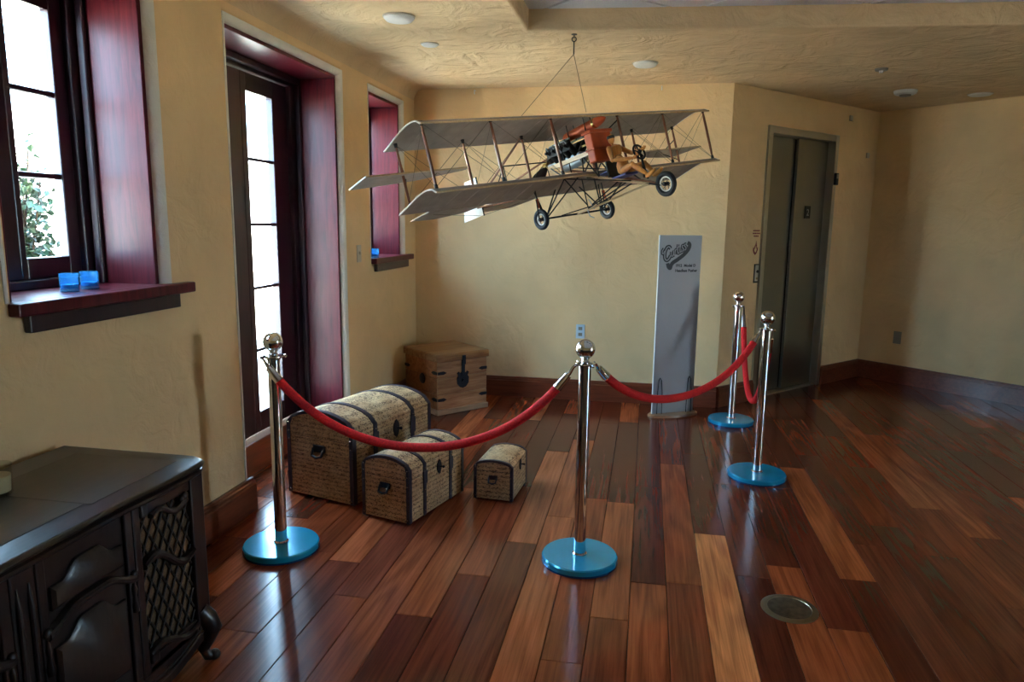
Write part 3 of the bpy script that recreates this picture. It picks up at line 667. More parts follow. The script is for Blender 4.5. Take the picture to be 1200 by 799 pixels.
# ------------------------------------------------------------------ trunks
def trunk(loc, rz, w, l, hs, sh_, ap, label, sk, straps=True):
    # local: x across the near end (0..w), y along the length (0..l)
    t = thing('storage_trunk', label, 'trunk', loc, rz, 'handwriting-print trunks')
    def dome(off, z0):
        pts = [(-off, z0), (-off, sh_)]
        for i in range(1, 12):
            u = i/12; x = u*w; s = math.sin(PI*u)**.55
            pts.append((x+off*(2*u-1)*.6, sh_+(ap-sh_)*s+off))
        return pts+[(w+off, sh_), (w+off, z0)]
    bevel(MB().box((0, 0, .012), (w, l, hs-.002)).build('body', 'script', t), .004)
    lid = MB().prism(dome(0, hs+.002), lambda a, b, c: (a, c, b), 0, l).build('lid', 'script', t, True)
    MB().box((.004, .004, hs-.003), (w-.004, l-.004, hs+.004)).build('lid_seam', 'strap', t)
    sw = .022*sk
    def band(y0, y1, z0, off, nm, par, lidded=True):
        P = dome(off, z0); Q = dome(.0004, z0); k = len(P); vs = [(a, y0, b) for a, b in P]+[(a, y1, b) for a, b in P]+[(a, y0, b) for a, b in Q]+[(a, y1, b) for a, b in Q]
        fs = []
        for i in range(k-1):
            fs += [(i, i+1, k+i+1, k+i), (2*k+i, 3*k+i, 3*k+i+1, 2*k+i+1), (i, 2*k+i, 2*k+i+1, i+1), (k+i, k+i+1, 3*k+i+1, 3*k+i)]
        fs += [(0, k, 3*k, 2*k), (k-1, 3*k-1, 4*k-1, 2*k-1)]
        return MB().add(vs, fs).build(nm, 'strap', par, True)
    for y0, y1 in ((-.003, sw), (l-sw, l+.003)): band(y0, y1, .012, .0035, 'edge_trim', t)
    # flat trim on the near end face, along its outline
    P = dome(.0, .012); Q = [(max(sw*.8, min(w-sw*.8, a)), b-sw*.55 if b > hs+.02 else b) for a, b in P]
    k = len(P); vs = [(a, -.0035, b) for a, b in P]+[(a, -.0035, b) for a, b in Q]+[(a, -.0003, b) for a, b in P]+[(a, -.0003, b) for a, b in Q]
    fs = []
    for i in range(k-1): fs += [(i, i+1, k+i+1, k+i), (k+i, k+i+1, 3*k+i+1, 3*k+i)]
    MB().add(vs, fs).build('end_trim', 'strap', t)
    if straps:
        for fy in (.26, .74):
            y = l*fy; s = band(y-sw*.6, y+sw*.6, .012, .005, 'strap', t)
            bevel(MB().box((w+.005, y-sw*.9, hs-.055*sk), (w+.010, y+sw*.9, hs+.02*sk)).build('buckle_tab', 'strap', s), .003)
            for z in (hs+.035*sk, hs-.09*sk, .04): MB().sphere((w+.006, y, z), .005*sk, 8, 6).build('stud', 'stud', s, True)
    # hasp lock in the middle of the long side
    lk = MB(); y = l*.52
    lk.prism([(0, .04), (.018, .02), (.022, -.01), (.012, -.035), (0, -.045), (-.012, -.035), (-.022, -.01), (-.018, .02)], lambda a, b, c: (w+c, y+a*sk, hs+b*sk), .0005, .007)
    lock = lk.build('lock_plate', 'iron', t)
    h2 = MB(); h2.cyl((w+.007, y, hs+.0*sk), (w+.02, y+.014*sk, hs-.004*sk), .005*sk); h2.sphere((w+.022, y+.016*sk, hs-.005*sk), .008*sk, 10, 6); h2.build('latch_pin', 'iron', lock, True)
    # handle on the near end
    hp = MB(); cx = w*.5; cz = hs-.055*sk
    hp.box((cx-.034*sk, -.008, cz-.006*sk), (cx+.034*sk, -.0006, cz+.026*sk)); hnd = bevel(hp.build('handle_plate', 'iron', t), .003)
    g = MB(); g.tube([(cx-.03*sk, -.009, cz+.012*sk), (cx-.026*sk, -.028, cz-.018*sk), (cx, -.032, cz-.026*sk), (cx+.026*sk, -.028, cz-.018*sk), (cx+.03*sk, -.009, cz+.012*sk)], .0065*sk, 8); g.build('handle', 'iron', hnd, True)
    for a, b in ((.012, .012), (w-.012, .012), (.012, l-.012), (w-.012, l-.012)):
        MB().lathe([(.009, 0), (.010, .011)], 10, (a, b, 0)).build('foot', 'stud', t, True)
    for z in (.03, hs-.03, hs+.02, sh_): 
        MB().sphere((w-.010*sk, -.004, z), .0045*sk, 8, 6).build('stud', 'stud', t, True)
        MB().sphere((.010*sk, -.004, z), .0045*sk, 8, 6).build('stud', 'stud', t, True)
    return t
trunk((-1.959, 3.61, 0), math.radians(-16.4), .465, .75, .355, .425, .51, 'largest tan handwriting-print trunk with domed lid and dark straps, by the glazed door', 1.25)
trunk((-1.423, 3.392, 0), math.radians(-16.0), .295, .537, .24, .295, .352, 'middle-sized tan handwriting-print trunk with straps, in front of the largest trunk', .95)
trunk((-.901, 3.737, 0), math.radians(-4.0), .22, .33, .175, .205, .238, 'smallest tan handwriting-print trunk without straps, standing apart on the floor', .75, False)

# ------------------------------------------------------------------ wooden chest
ch = thing('wooden_chest', 'rustic pine chest with black iron lock and straps in the corner', 'chest', (-1.606, 5.385, 0), math.radians(49))
cw, cl, chh = .485, .505, .495       # local x along the lock face, y to the back-left
core = MB().box((.012, .012, .03), (cw-.012, cl-.012, .43)).build('carcass', 'pine', ch); core.color = (.5, .4, .35, 1)
zs = [.045, .165, .305, .437]
for i in range(3):
    f0 = random.Random(i).uniform(.85, 1.1)
    for nm, lo, hi in (('front_board', (0, -.004, zs[i]), (cw, .012, zs[i+1]-.003)), ('back_board', (0, cl-.012, zs[i]), (cw, cl, zs[i+1]-.003)), ('side_board', (0, .0125, zs[i]), (.012, cl-.0125, zs[i+1]-.003)), ('side_board', (cw-.012, .0125, zs[i]), (cw, cl-.0125, zs[i+1]-.003))):
        b = bevel(MB().box(lo, hi).build(nm, 'pine', ch), .003); k = f0*random.Random(nm+str(i)).uniform(.9, 1.1)
        b.color = (k, k*.97, k*.95, 1) if nm != 'side_board' else (k*.8, k*.55, k*.4, 1)  # side boards tinted darker and redder: shade on that face put into the colour
bevel(MB().box((-.012, -.016, 0), (cw+.012, cl+.012, .045)).build('base_molding', 'pinedk', ch), .006)
lid = MB().box((-.015, -.020, .438), (cw+.015, cl+.012, .495)).build('lid', 'pine', ch); bevel(lid, .007); lid.color = (.85, .78, .62, 1)
for k in range(3):
    y0 = -.018+k*(cl+.03)/3; b = bevel(MB().box((-.013, y0+.001, .4955), (cw+.013, y0+(cl+.03)/3-.002, .499)).build('lid_board', 'pine', lid), .002); q = (.82, .72, .88)[k]; b.color = (q, q*.88, q*.68, 1)
# lock plate and hasp
lk = [(0, -.085), (.03, -.075), (.055, -.045), (.058, .0), (.045, .02), (.058, .045), (.04, .055), (.03, .04), (.012, .05), (-.012, .05), (-.03, .04), (-.04, .055), (-.058, .045), (-.045, .02), (-.058, .0), (-.055, -.045), (-.03, -.075)]
lp = MB().prism([(a+cw/2, b+.285) for a, b in lk], lambda a, b, c: (a, c, b), -.010, -.0045).build('lock_plate', 'iron', ch)
MB().box((cw/2-.016, -.014, .30), (cw/2+.016, -.0105, .437)).build('hasp', 'iron', lp); MB().cyl((cw/2, -.0105, .265), (cw/2, -.022, .265), .014, n=14).build('staple', 'iron', lp, True)
MB().box((cw/2-.016, -.026, .40), (cw/2+.016, -.0205, .475)).build('hasp_hinge', 'iron', lp)
pt = [(0, -.011), (.055, -.014), (.085, 0), (.055, .014), (0, .011)]
for z in (.345, .125):
    for sx, x in ((1, .0), (-1, cw)):
        MB().prism([(x+sx*a, z+b) for a, b in pt], lambda a, b, c: (a, c, b), -.009, -.0045).build('corner_strap', 'iron', ch)
    for y, s in ((0, 1), (cl, -1)):
        MB().prism([(y+s*a, z+b) for a, b in pt], lambda a, b, c: (c, a, b), -.006, -.0005).build('corner_strap', 'iron', ch)
MB().lathe([(.045, 0), (.04, .006), (.012, .012)], 16, mtx=Matrix.Translation((-.001, cl*.45, .27)) @ Matrix.Rotation(-PI/2, 4, 'Y')).build('side_medallion', 'iron', ch, True)

# ------------------------------------------------------------------ banner
bd = Vector((.33, .18, 0)).normalized(); bz = math.atan2(bd.y, bd.x)
bn = thing('display_banner', 'tall grey display banner with black script lettering on a wooden base', 'banner', (.095, 5.763, 0), bz)
BW, BH = .376, 1.462
bevel(MB().box((0, 0, .022), (BW, .012, BH)).build('panel', 'poster', bn), .001)
edge = MB(); edge.box((-.004, -.0005, .022), (-.0001, .0125, BH)); edge.build('panel_edge', 'white', bn)
MB().lathe([(.225, 0), (.225, .014), (.215, .021), (.001, .0215)], 40, (BW/2, .0, 0), sy=.42).build('base', 'tan', bn, True)
for x in (.055, .325):
    MB().tube([(x-.022, -.014, .02), (x-.020, -.013, .2), (x-.012, -.010, .30), (x, -.009, .318), (x+.012, -.010, .30), (x+.020, -.013, .2), (x+.022, -.014, .02)], .0038, 8).build('wire_clip', 'iron', bn, True)
    MB().tube([(x-.022, .022, .02), (x-.012, .020, .30), (x, .019, .318), (x+.012, .020, .30), (x+.022, .022, .02)], .0038, 8).build('wire_clip', 'iron', bn, True)
RX = Matrix.Rotation(PI/2, 4, 'X')
def tx(x, y, z, rot=0): return Matrix.Translation((x, y, z)) @ RX @ Matrix.Rotation(rot, 4, 'Z')
lg = thing('script_logo', 'x', None); del lg['label']; lg.parent = bn
# hand-drawn script "Curtiss" with a swash: strokes in panel coordinates (x, z), black outline strokes with pale cores
def stroke(pts, w0, w1, y0, y1, mat, nm):
    P = [Vector((a, 0, b)) for a, b in pts]
    # smooth with Catmull-Rom
    Q = []
    for i in range(len(P)-1):
        p0, p1, p2, p3 = P[max(i-1, 0)], P[i], P[i+1], P[min(i+2, len(P)-1)]
        for s in range(6):
            t = s/6; Q.append(.5*((2*p1)+(p2-p0)*t+(2*p0-5*p1+4*p2-p3)*t*t+(3*p1-p0-3*p2+p3)*t**3))
    Q.append(P[-1]); k = len(Q); vs = []
    for i, q in enumerate(Q):
        d = (Q[min(i+1, k-1)]-Q[max(i-1, 0)]).normalized(); n = Vector((-d.z, 0, d.x)); w = (w0+(w1-w0)*i/(k-1))/2
        for sgn, y in ((1, y0), (-1, y0), (-1, y1), (1, y1)): vs.append(Vector((q.x+n.x*w*sgn, y, q.z+n.z*w*sgn)))
    fs = [(0, 1, 2, 3), (4*k-4, 4*k-3, 4*k-2, 4*k-1)]
    for i in range(k-1):
        a = 4*i; b = a+4
        for j in range(4): fs.append((a+j, a+(j+1) % 4, b+(j+1) % 4, b+j))
    return MB().add(vs, fs).build(nm, mat, lg)
def logo_pt(u, v):        # logo frame: u along the slanted baseline, v up
    a = math.radians(24); return (.062+u*math.cos(a)-v*math.sin(a)*.2, 1.268+u*math.sin(a)+v)
LET = [[(.045, .070), (.030, .092), (.008, .090), (-.010, .060), (-.012, .020), (.004, -.004), (.026, .000), (.042, .018)],
       [(.050, .045), (.048, .018), (.058, .006), (.068, .016), (.072, .045), (.071, .012), (.080, .006)],
       [(.086, .045), (.084, .008), (.086, .030), (.094, .044), (.104, .040)],
       [(.116, .076), (.110, .018), (.116, .005), (.126, .010)], [(.102, .052), (.128, .054)],
       [(.134, .045), (.132, .014), (.138, .006), (.145, .012)],
       [(.170, .046), (.158, .050), (.153, .038), (.165, .024), (.164, .008), (.150, .008)],
       [(.194, .046), (.182, .050), (.177, .038), (.189, .024), (.188, .008), (.174, .006)],
       [(-.012, .075), (-.030, .060), (-.034, .082), (-.018, .098)],
       [(.206, .052), (.226, .030), (.215, .000), (.170, -.026), (.110, -.040), (.066, -.046), (.046, -.058), (.036, -.078), (.020, -.062), (.012, -.030)]]
for n, s in enumerate(LET):
    pts = [logo_pt(a, b) for a, b in s]; big = 1.25 if n in (0, 9) else 1
    stroke(pts, .025*big, .025*big, -.0002, -.0010, 'black', 'logo_stroke')
    if n != 9: stroke(pts, .0060*big, .0060*big, -.0009, -.0014, 'greyp', 'logo_core')
text('1912  Model D', .030, 'black', bn, tx(.147, -.0006, 1.214), 'caption', offset=.0013)
text('Headless Pusher', .030, 'black', bn, tx(.147, -.0006, 1.174), 'caption', offset=.0013)

# ------------------------------------------------------------------ floor outlet cover
fo = thing('floor_outlet', 'round bronze outlet cover set into the floor planks', 'floor outlet', (.634, 2.876, 0))
MB().lathe([(.112, .0005), (.112, .003), (.104, .006), (.088, .0065), (.086, .004)], 40).build('rim', 'bronzer', fo, True)
MB().lathe([(.0855, .001), (.0855, .005), (.080, .0058), (.001, .006)], 40).build('lid', 'bronze', fo, True)

# ------------------------------------------------------------------ glasses
def votive(loc, label, grp, h=.070, r=.033):
    t = thing('votive_glass', label, 'glass', loc, .3, grp)
    MB().lathe([(r*.96, 0), (r*.98, .003), (r, h), (r*.92, h), (r*.88, .012), (.001, .0118)], 24).build('cup', 'cup', t, True)
    MB().lathe([(r*.86, .0125), (r*.88, h*.40), (.001, h*.42)], 24).build('wax_fill', 'cupw', t, True)
votive((-2.172, 2.378, 1.2655), 'blue votive glass on the casement window sill, the left one of the pair', 'blue votive glasses')
votive((-2.182, 2.492, 1.2655), 'blue votive glass on the casement window sill, the right one of the pair', 'blue votive glasses')
votive((-2.06, 5.245, 1.2655), 'single blue votive glass on the sill of the narrow far window', 'blue votive glasses')
cg = thing('candle_glass', 'clear glass tumbler with a pale candle on the dark cabinet', 'candle', (-1.835, 1.672, .7465))
MB().lathe([(.038, 0), (.041, .004), (.045, .09), (.042, .09), (.038, .010), (.001, .010)], 28).build('tumbler', 'cupc', cg, True)
MB().lathe([(.037, .0105), (.040, .058), (.001, .060)], 24).build('candle', 'wax', cg, True)
MB().cyl((0, 0, .060), (.002, 0, .070), .0012, n=6).build('wick', 'black', cg)

# ------------------------------------------------------------------ console cabinet
K = thing('console_cabinet', 'dark carved wooden console cabinet with lattice speaker panel', 'cabinet', (-1.47, 1.35, 0))
# local x: out of the front face, y along, front face plane x=0; right end y=.75
YE0, YE1, DP = -.75, .75, -.535
bevel(MB().box((DP, YE0+.02, .13), (-.02, YE1-.02, .70)).build('carcass', 'darkv', K), .004)
# top: serpentine front edge with moulded rim
def topline(off):
    pts = []
    n = 60
    for i in range(n+1):
        y = YE0-.012-off+(YE1-YE0+.024+2*off)*i/n; e = min(y-(YE0-.012-off), (YE1+.012+off)-y)
        x = .018+off + (.010*math.sin((y-.42)*9) if abs(y) > .38 else -.004)
        if e < .06: x -= .055*(1-math.sqrt(max(0, 1-((.06-e)/.06)**2)))
        pts.append((x, y))
    return [(DP-.005, YE0-.012-off)]+pts+[(DP-.005, YE1+.012+off)]
tp = MB(); levels = [(.000, .700), (.006, .706), (.006, .716), (-.006, .720), (.008, .726), (.012, .733), (.008, .741), (.000, .745)]
rings = [[(a, b, z) for a, b in topline(off)] for off, z in levels]; k = len(rings[0])
tp.add([v for r in rings for v in r], [(i*k+j, i*k+(j+1) % k, (i+1)*k+(j+1) % k, (i+1)*k+j) for i in range(len(rings)-1) for j in range(k)]+[tuple(range(k-1, -1, -1)), tuple(range((len(rings)-1)*k, len(rings)*k))])
top = tp.build('top', 'dark', K, True)
bevel(MB().box((DP+.10, -.42, .7452), (-.068, .315, .7466)).build('lift_lid', 'dark', top), .001)
MB().box((DP+.10, .322, .7451), (-.05, .70, .7458)).build('top_panel', 'dark', top)
# corner posts and stiles
for y0, y1, nm in ((.683, .752, 'corner_post'), (.407, .440, 'stile'), (-.012, .062, 'stile'), (-.44, -.407, 'stile'), (-.752, -.683, 'corner_post')):
    bevel(MB().box((-.02, y0, .14), (.008, y1, .70)).build(nm, 'darkv', K), .006)
for y in (.005, .040): MB().tube([(.008, y, .18), (.013, y, .25), (.013, y, .60), (.008, y, .66)], [.003, .007, .007, .003], 8).build('reed', 'darkv', K, True)
# wavy helper: bar whose centre line runs along y with a given height profile
def wavy(nm, y0, y1, zf, hgt, x0, x1, par, mat='darkv', n=24):
    mb = MB(); vs = []
    for i in range(n+1):
        t = i/n; y = y0+(y1-y0)*t; z = zf(t); h = hgt(t) if callable(hgt) else hgt
        vs += [(x0, y, z-h/2), (x1*.75+x0*.25, y, z-h/2), (x1, y, z-h*.18), (x1, y, z+h*.18), (x1*.75+x0*.25, y, z+h/2), (x0, y, z+h/2)]
    fs = [tuple(range(5, -1, -1)), tuple(range(6*n, 6*n+6))]
    for i in range(n):
        for j in range(6): fs.append((6*i+j, 6*i+(j+1) % 6, 6*i+6+(j+1) % 6, 6*i+6+j))
    return mb.add(vs, fs).build(nm, mat, par, True)
SS = lambda t: t*t*(3-2*t)
for sgn in (1, -1):
    # speaker panel
    a, b = (.442, .681) if sgn > 0 else (-.681, -.442)
    sp = thing('speaker_panel', 'x', None); sp.parent = K; del sp['label']
    MB().box((-.018, a, .17), (-.012, b, .70)).build('speaker_cloth', 'weave', sp)
    lat = MB(); zb, zt_ = .19, .665
    n = 9; step = .044
    for s in (1, -1):
        for i in range(-14, 26):
            # slanted slat: y = a + i*step + s*(z-zb)*.52
            pts = []
            y_at = lambda z: a+i*step+s*(z-zb)*.55
            z0, z1 = zb, zt_
            zc = sorted(((a-a-i*step)/(s*.55)+zb, (b-a-i*step)/(s*.55)+zb)); z0 = max(z0, zc[0]); z1 = min(z1, zc[1])
            if z1-z0 < .012: continue
            P0 = Vector((-.006 if s > 0 else -.0075, y_at(z0), z0)); P1 = Vector((-.006 if s > 0 else -.0075, y_at(z1), z1))
            MB().cyl(P0, P1, .0042, n=6).build('lattice_bar', 'lattice', sp, True)
    for z0, z1 in ((.14, .19), (.655, .70)): bevel(MB().box((-.012, a, z0), (.004, b, z1)).build('rail', 'darkv', sp), .004)
    wavy('carved_rail', a, b, lambda t: .50-.055*SS(t)+.022*math.sin(PI*2*t), lambda t: .020+.010*math.sin(PI*t), -.008, .018, sp)
    cr = wavy('carved_crest', a+.045, b-.03, lambda t: .640-.010*t+.016*math.sin(PI*2*t+.3), lambda t: .014+.012*t, -.004, .016, sp)
    for q, (dy, dz, r) in enumerate(((-.035, .004, .015), (-.060, .000, .010), (-.022, -.012, .009))): MB().sphere((.010, b-.012+dy*.6, .645+dz), r, 12, 8, (.6, 1, 1)).build('carved_leaf', 'darkv', cr, True)
    bevel(MB().box((-.004, a-.002, .655), (.014, a+.03, .698)).build('corner_block', 'darkv', sp), .006)
    wavy('lower_rail', a, b, lambda t: .205-.03*SS(t)+.014*math.sin(PI*2*t), .022, -.008, .016, sp)
    bevel(MB().box((-.004, a-.002, .175), (.016, a+.032, .215)).build('corner_block', 'darkv', sp), .006)
    # door
    a, b = (.064, .405) if sgn > 0 else (-.405, -.014)
    dr = thing('cabinet_door', 'x', None); dr.parent = K; del dr['label']
    bevel(MB().box((-.018, a, .16), (-.004, b, .698)).build('door_slab', 'darkv', dr), .003)
    for y0, y1 in ((a, a+.028), (b-.030, b)): bevel(MB().box((-.004, y0, .16), (.008, y1, .698)).build('door_stile', 'darkv', dr), .004)
    ya, yb = a+.042, b-.042; W_ = yb-ya
    def raised(zlo, ztop, nm):
        # raised panel with a shouldered, arched top edge
        pts = [(ya, zlo), (yb, zlo), (yb, ztop(1))]
        pts += [(ya+W_*t, ztop(t)) for t in [1-i/22 for i in range(23)]]
        in_ = [((p[0]-(ya+yb)/2)*.93+(ya+yb)/2, max(zlo+.010, p[1]-.012)) for p in pts]; kk = len(pts)
        mb = MB(); vs = [(-.004, *p) for p in pts]+[(.004, *p) for p in pts]+[(.012, *p) for p in in_]
        fs = [tuple(range(kk-1, -1, -1)), tuple(range(2*kk, 3*kk))]
        for i in range(kk):
            j = (i+1) % kk; fs += [(i, j, kk+j, kk+i), (kk+i, kk+j, 2*kk+j, 2*kk+i)]
        return mb.add(vs, fs).build(nm, 'darkv', dr, True)
    arch = lambda z, am: (lambda t: z+am*(0 if t < .14 else SS(min(1, (t-.14)/.22)) if t < .5 else SS(min(1, (.86-t)/.22)) if t < .86 else 0))
    raised(.545, arch(.610, .040), 'upper_panel')
    raised(.215, arch(.440, .042), 'lower_panel')
    wavy('carved_rail', a+.012, b-.012, lambda t: .492+.040*(SS(min(1, t/.35)) if t < .5 else SS(min(1, (1-t)/.35))), lambda t: .026-.006*math.sin(PI*t), -.002, .024, dr)
    for yy in (a+.014, b-.014):
        MB().sphere((.012, yy, .500), .013, 12, 8, (.7, 1, 1.2)).build('scroll_end', 'darkv', dr, True)
        MB().lathe([(.010, .0), (.012, .02), (.006, .05), (.009, .07), (.003, .10)], 10, (.010, yy, .385)).build('carved_drop', 'darkv', dr, True)
# skirt with a serpentine lower edge
pts = []
n = 60
for i in range(n+1):
    t = i/n; y = YE0+(YE1-YE0)*t; pts.append((y, .10-.045*abs(math.sin(PI*3*t))**1.5))
MB().prism([(YE1, .16), (YE0, .16)]+pts, lambda a, b, c: (c, a, b), -.02, .004).build('skirt', 'darkv', K)
for dz, r in ((.006, .007), (.022, .005)):
    MB().tube([(.004, y, z+dz+.012+.02) for y, z in pts], r, 8).build('skirt_bead', 'darkv', K, True)
MB().prism([(0, .16), (.52, .16), (.52, .10), (.40, .07), (.26, .10), (.12, .07), (0, .10)], lambda a, b, c: (-a, c, b), YE1-.03, YE1-.006).build('end_skirt', 'darkv', K)
# cabriole feet with scroll toes
for sy in (1, -1):
    for x in (-.005, DP+.04):
        y = sy*(.715); ox = 1 if x > -.1 else -.2
        P = [(x-.01*ox, y, .20), (x+.012*ox, y+sy*.014, .165), (x+.020*ox, y+sy*.026, .125), (x+.008*ox, y+sy*.018, .085), (x-.004*ox, y+sy*.008, .050), (x+.006*ox, y+sy*.014, .024), (x+.018*ox, y+sy*.028, .018)]
        ft = MB().tube(P, [.034, .036, .034, .025, .019, .018, .017], 12).build('foot', 'darkv', K, True)
        MB().sphere((x+.022*ox, y+sy*.030, .020), .0195, 14, 8).build('scroll_toe', 'dark', ft, True)

# ------------------------------------------------------------------ hanging model biplane
def Rm(y, p, r):
    Y = Matrix.Rotation(y, 3, 'Z'); P = Matrix(((math.cos(p), 0, -math.sin(p)), (0, 1, 0), (math.sin(p), 0, math.cos(p)))); R = Matrix.Rotation(r, 3, 'X'); return Y @ P @ R
AM = Rm(-.726, .231, .131).to_4x4(); AC = Vector((-.502, 4.531, 2.137))
A = thing('model_biplane', 'large vintage pusher biplane model hanging from the ceiling on wires', 'model airplane', AC); A.rotation_euler = AM.to_euler()
GAP, US = -.348, [-1.161, -.721, -.281, .281, .721, 1.161]
FX, RXs = .141, -.141
def camber(t): return .040*math.sin(PI*min(1, t**.62))*(1-.25*t)-.022*t
XL, XT = .172, -.225
def wing(z, nm, span=1.185):
    n, mm = 14, 24; vs = []
    for j in range(mm+1):
        y = -span+2*span*j/mm
        for i in range(n+1):
            t = i/n; vs.append((XL+(XT-XL)*t, y, z+camber(t)+.003))
        for i in range(n+1):
            t = 1-i/n; vs.append((XL+(XT-XL)*t, y, z+camber(t)-.002))
    k = 2*(n+1); fs = []
    for j in range(mm):
        for i in range(k): fs.append((j*k+i, j*k+(i+1) % k, (j+1)*k+(i+1) % k, (j+1)*k+i))
    fs += [tuple(range(k-1, -1, -1)), tuple(range(mm*k, mm*k+k))]
    w = MB().add(vs, fs).build(nm, 'cloth', A, True)
    for y in (-span-.004, span+.004):
        MB().tube([(XL+(XT-XL)*i/n, y, z+camber(i/n)) for i in range(n+1)], .0045, 6).build('tip_rib', 'rib', w, True)
    MB().tube([(XL+.002, -span, z), (XL+.002, span, z)], .0055, 8).build('leading_edge', 'ash', w, True)
    for i in range(1, 18):
        y = -span+2*span*i/18
        MB().tube([(XL+(XT-XL)*q/8, y, z+camber(q/8)-.002) for q in range(9)], .0022, 4).build('rib', 'cloth', w, True)
    return w
wing(0, 'upper_wing'); wing(GAP, 'lower_wing')
def fz_(x): return camber((x-XL)/(XT-XL))
for x, r in ((FX, .0078), (RXs, .0072)):
    for u in US:
        z0, z1 = GAP+fz_(x)+.003, fz_(x)-.002
        s = MB().tube([(x, u, z0), (x, u, z0+.06), (x, u, (z0+z1)/2), (x, u, z1-.06), (x, u, z1)], [r*.7, r, r*1.15, r, r*.7], 8).build('wing_strut', 'strut', A, True)
        for z, e in ((z0, 1), (z1, -1)):
            MB().cyl((x, u, z), (x, u, z+e*.022), .011, .008, 8).build('strut_socket', 'tube', s, True)
def tubes(nm, segs, r=.0045, mat='tube', n=6):
    for a, b in segs: MB().cyl(a, b, r, n=n).build(nm, mat, A, True)
# rigging wires: crossed in every bay, front and rear, and across the chord
wr = []
for x in (FX, RXs):
    z0, z1 = GAP+fz_(x), fz_(x)
    for a, b in zip(US, US[1:]):
        if a < 0 < b: continue
        wr += [((x, a, z0+.01), (x, b, z1-.01)), ((x, a, z1-.01), (x, b, z0+.01))]
for u in US: wr += [((FX, u, GAP+.03), (RXs, u, -.01)), ((RXs, u, GAP+.03), (FX, u, -.01))]
tubes('rigging_wire', wr, .0013, 'wire', 4)
# ailerons
for s in (-1, 1):
    poly = [(-.105, s*1.40), (-.100, s*.76), (-.135, s*.75), (-.29, s*1.0), (-.37, s*1.37)]
    a = MB().prism(poly, lambda x, y, t: (x, y, t), -.179, -.170).build('aileron', 'cloth', A)
    MB().tube([(-.104, s*1.40, -.1745), (-.37, s*1.37, -.1745)], .004, 6).build('tip_rib', 'rib', a, True)
    MB().tube([(-.104, s*1.40, -.1745), (-.099, s*.76, -.1745)], .005, 6).build('leading_edge', 'ash', a, True)
    tubes('aileron_strut', [((RXs, s*1.161, -.10), (-.22, s*1.10, -.168)), ((RXs, s*1.161, -.25), (-.22, s*1.10, -.18)), ((RXs, s*.9, -.174), (-.24, s*1.0, -.172))], .0035)
# tail: booms, stabiliser, elevators, rudder
for s in (-1, 1):
    tubes('tail_boom', [((RXs, s*.281, -.01), (-1.08, s*.02, -.22)), ((RXs, s*.281, GAP+.01), (-1.08, s*.02, -.25))], .0065, 'strut', 8)
    tubes('boom_brace', [((-.48, s*.19, -.10), (-.48, s*.19, -.31)), ((-.80, s*.10, -.165), (-.80, s*.10, -.28)), ((-.48, s*.19, -.10), (-.80, s*.10, -.28))], .004)
tubes('boom_brace', [((-.48, -.19, -.10), (-.48, .19, -.10)), ((-.48, -.19, -.31), (-.48, .19, -.31)), ((-.80, -.10, -.165), (-.80, .10, -.165))], .004)
for s in (-1, 1):
    poly = [(-1.00, s*.02), (-1.00, s*.50), (-1.30, s*.47), (-1.34, s*.25), (-1.22, s*.04)]
    MB().prism(poly, lambda x, y, t: (x, y, t), -.247, -.240).build('tail_plane', 'cloth', A)
rd = MB().prism([(-1.045, -.035), (-1.19, -.033), (-1.31, -.31), (-1.05, -.309)], lambda x, z, t: (x, t, z), -.004, .004).build('rudder', 'clothw', A)
MB().tube([(-1.045, 0, -.03), (-1.05, 0, -.315)], .006, 6).build('rudder_post', 'tube', rd, True)
tubes('tail_brace', [((-1.08, 0, -.05), (-1.1, .40, -.24)), ((-1.08, 0, -.05), (-1.1, -.40, -.24)), ((-1.08, 0, -.31), (-1.1, .40, -.25)), ((-1.08, 0, -.31), (-1.1, -.40, -.25))], .0016, 'wire', 4)
# engine bearers, keel rails, seat
for s in (-1, 1):
    y = s*.055
    MB().box((0, -.009, -.013), (.43, .009, .013), Matrix.Translation((-.205, y, -.208)) @ Matrix.Rotation(.02, 4, 'Y')).build('engine_bearer', 'ash', A)
    r1 = MB().tube([(-.20, y, -.225), (.10, y*.95, -.335), (.30, y*.85, -.415), (.53, y*.5, -.505)], [.009, .010, .010, .008], 8).build('keel_rail', 'ash' if s < 0 else 'strut', A, True)
    tubes('frame_tube', [((-.02, y, -.21), (-.02, y, -.29)), ((.10, y, -.21), (.08, y, -.325)), ((.20, y, -.215), (.20, y, -.37)), ((.20, y, -.215), (.08, y, -.325)), ((.10, y, -.215), (.20, y, -.37)),
                         ((FX, s*.281, GAP+.01), (-.19, y, -.21)), ((FX, s*.281, -.02), (-.05, y, -.20)), ((.42, y*.7, -.455), (FX, s*.281, GAP)), ((.30, y*.85, -.415), (.10, y, GAP-.0))], .0042)
bevel(MB().box((.28, -.055, -.415), (.40, .055, -.402)).build('seat', 'seatb', A), .004)
bevel(MB().box((.262, -.052, -.41), (.275, .052, -.30)).build('seat_back', 'tube', A), .004)
MB().box((.14, -.045, -.362), (.27, .045, -.352)).build('floor_board', 'seatb', A)
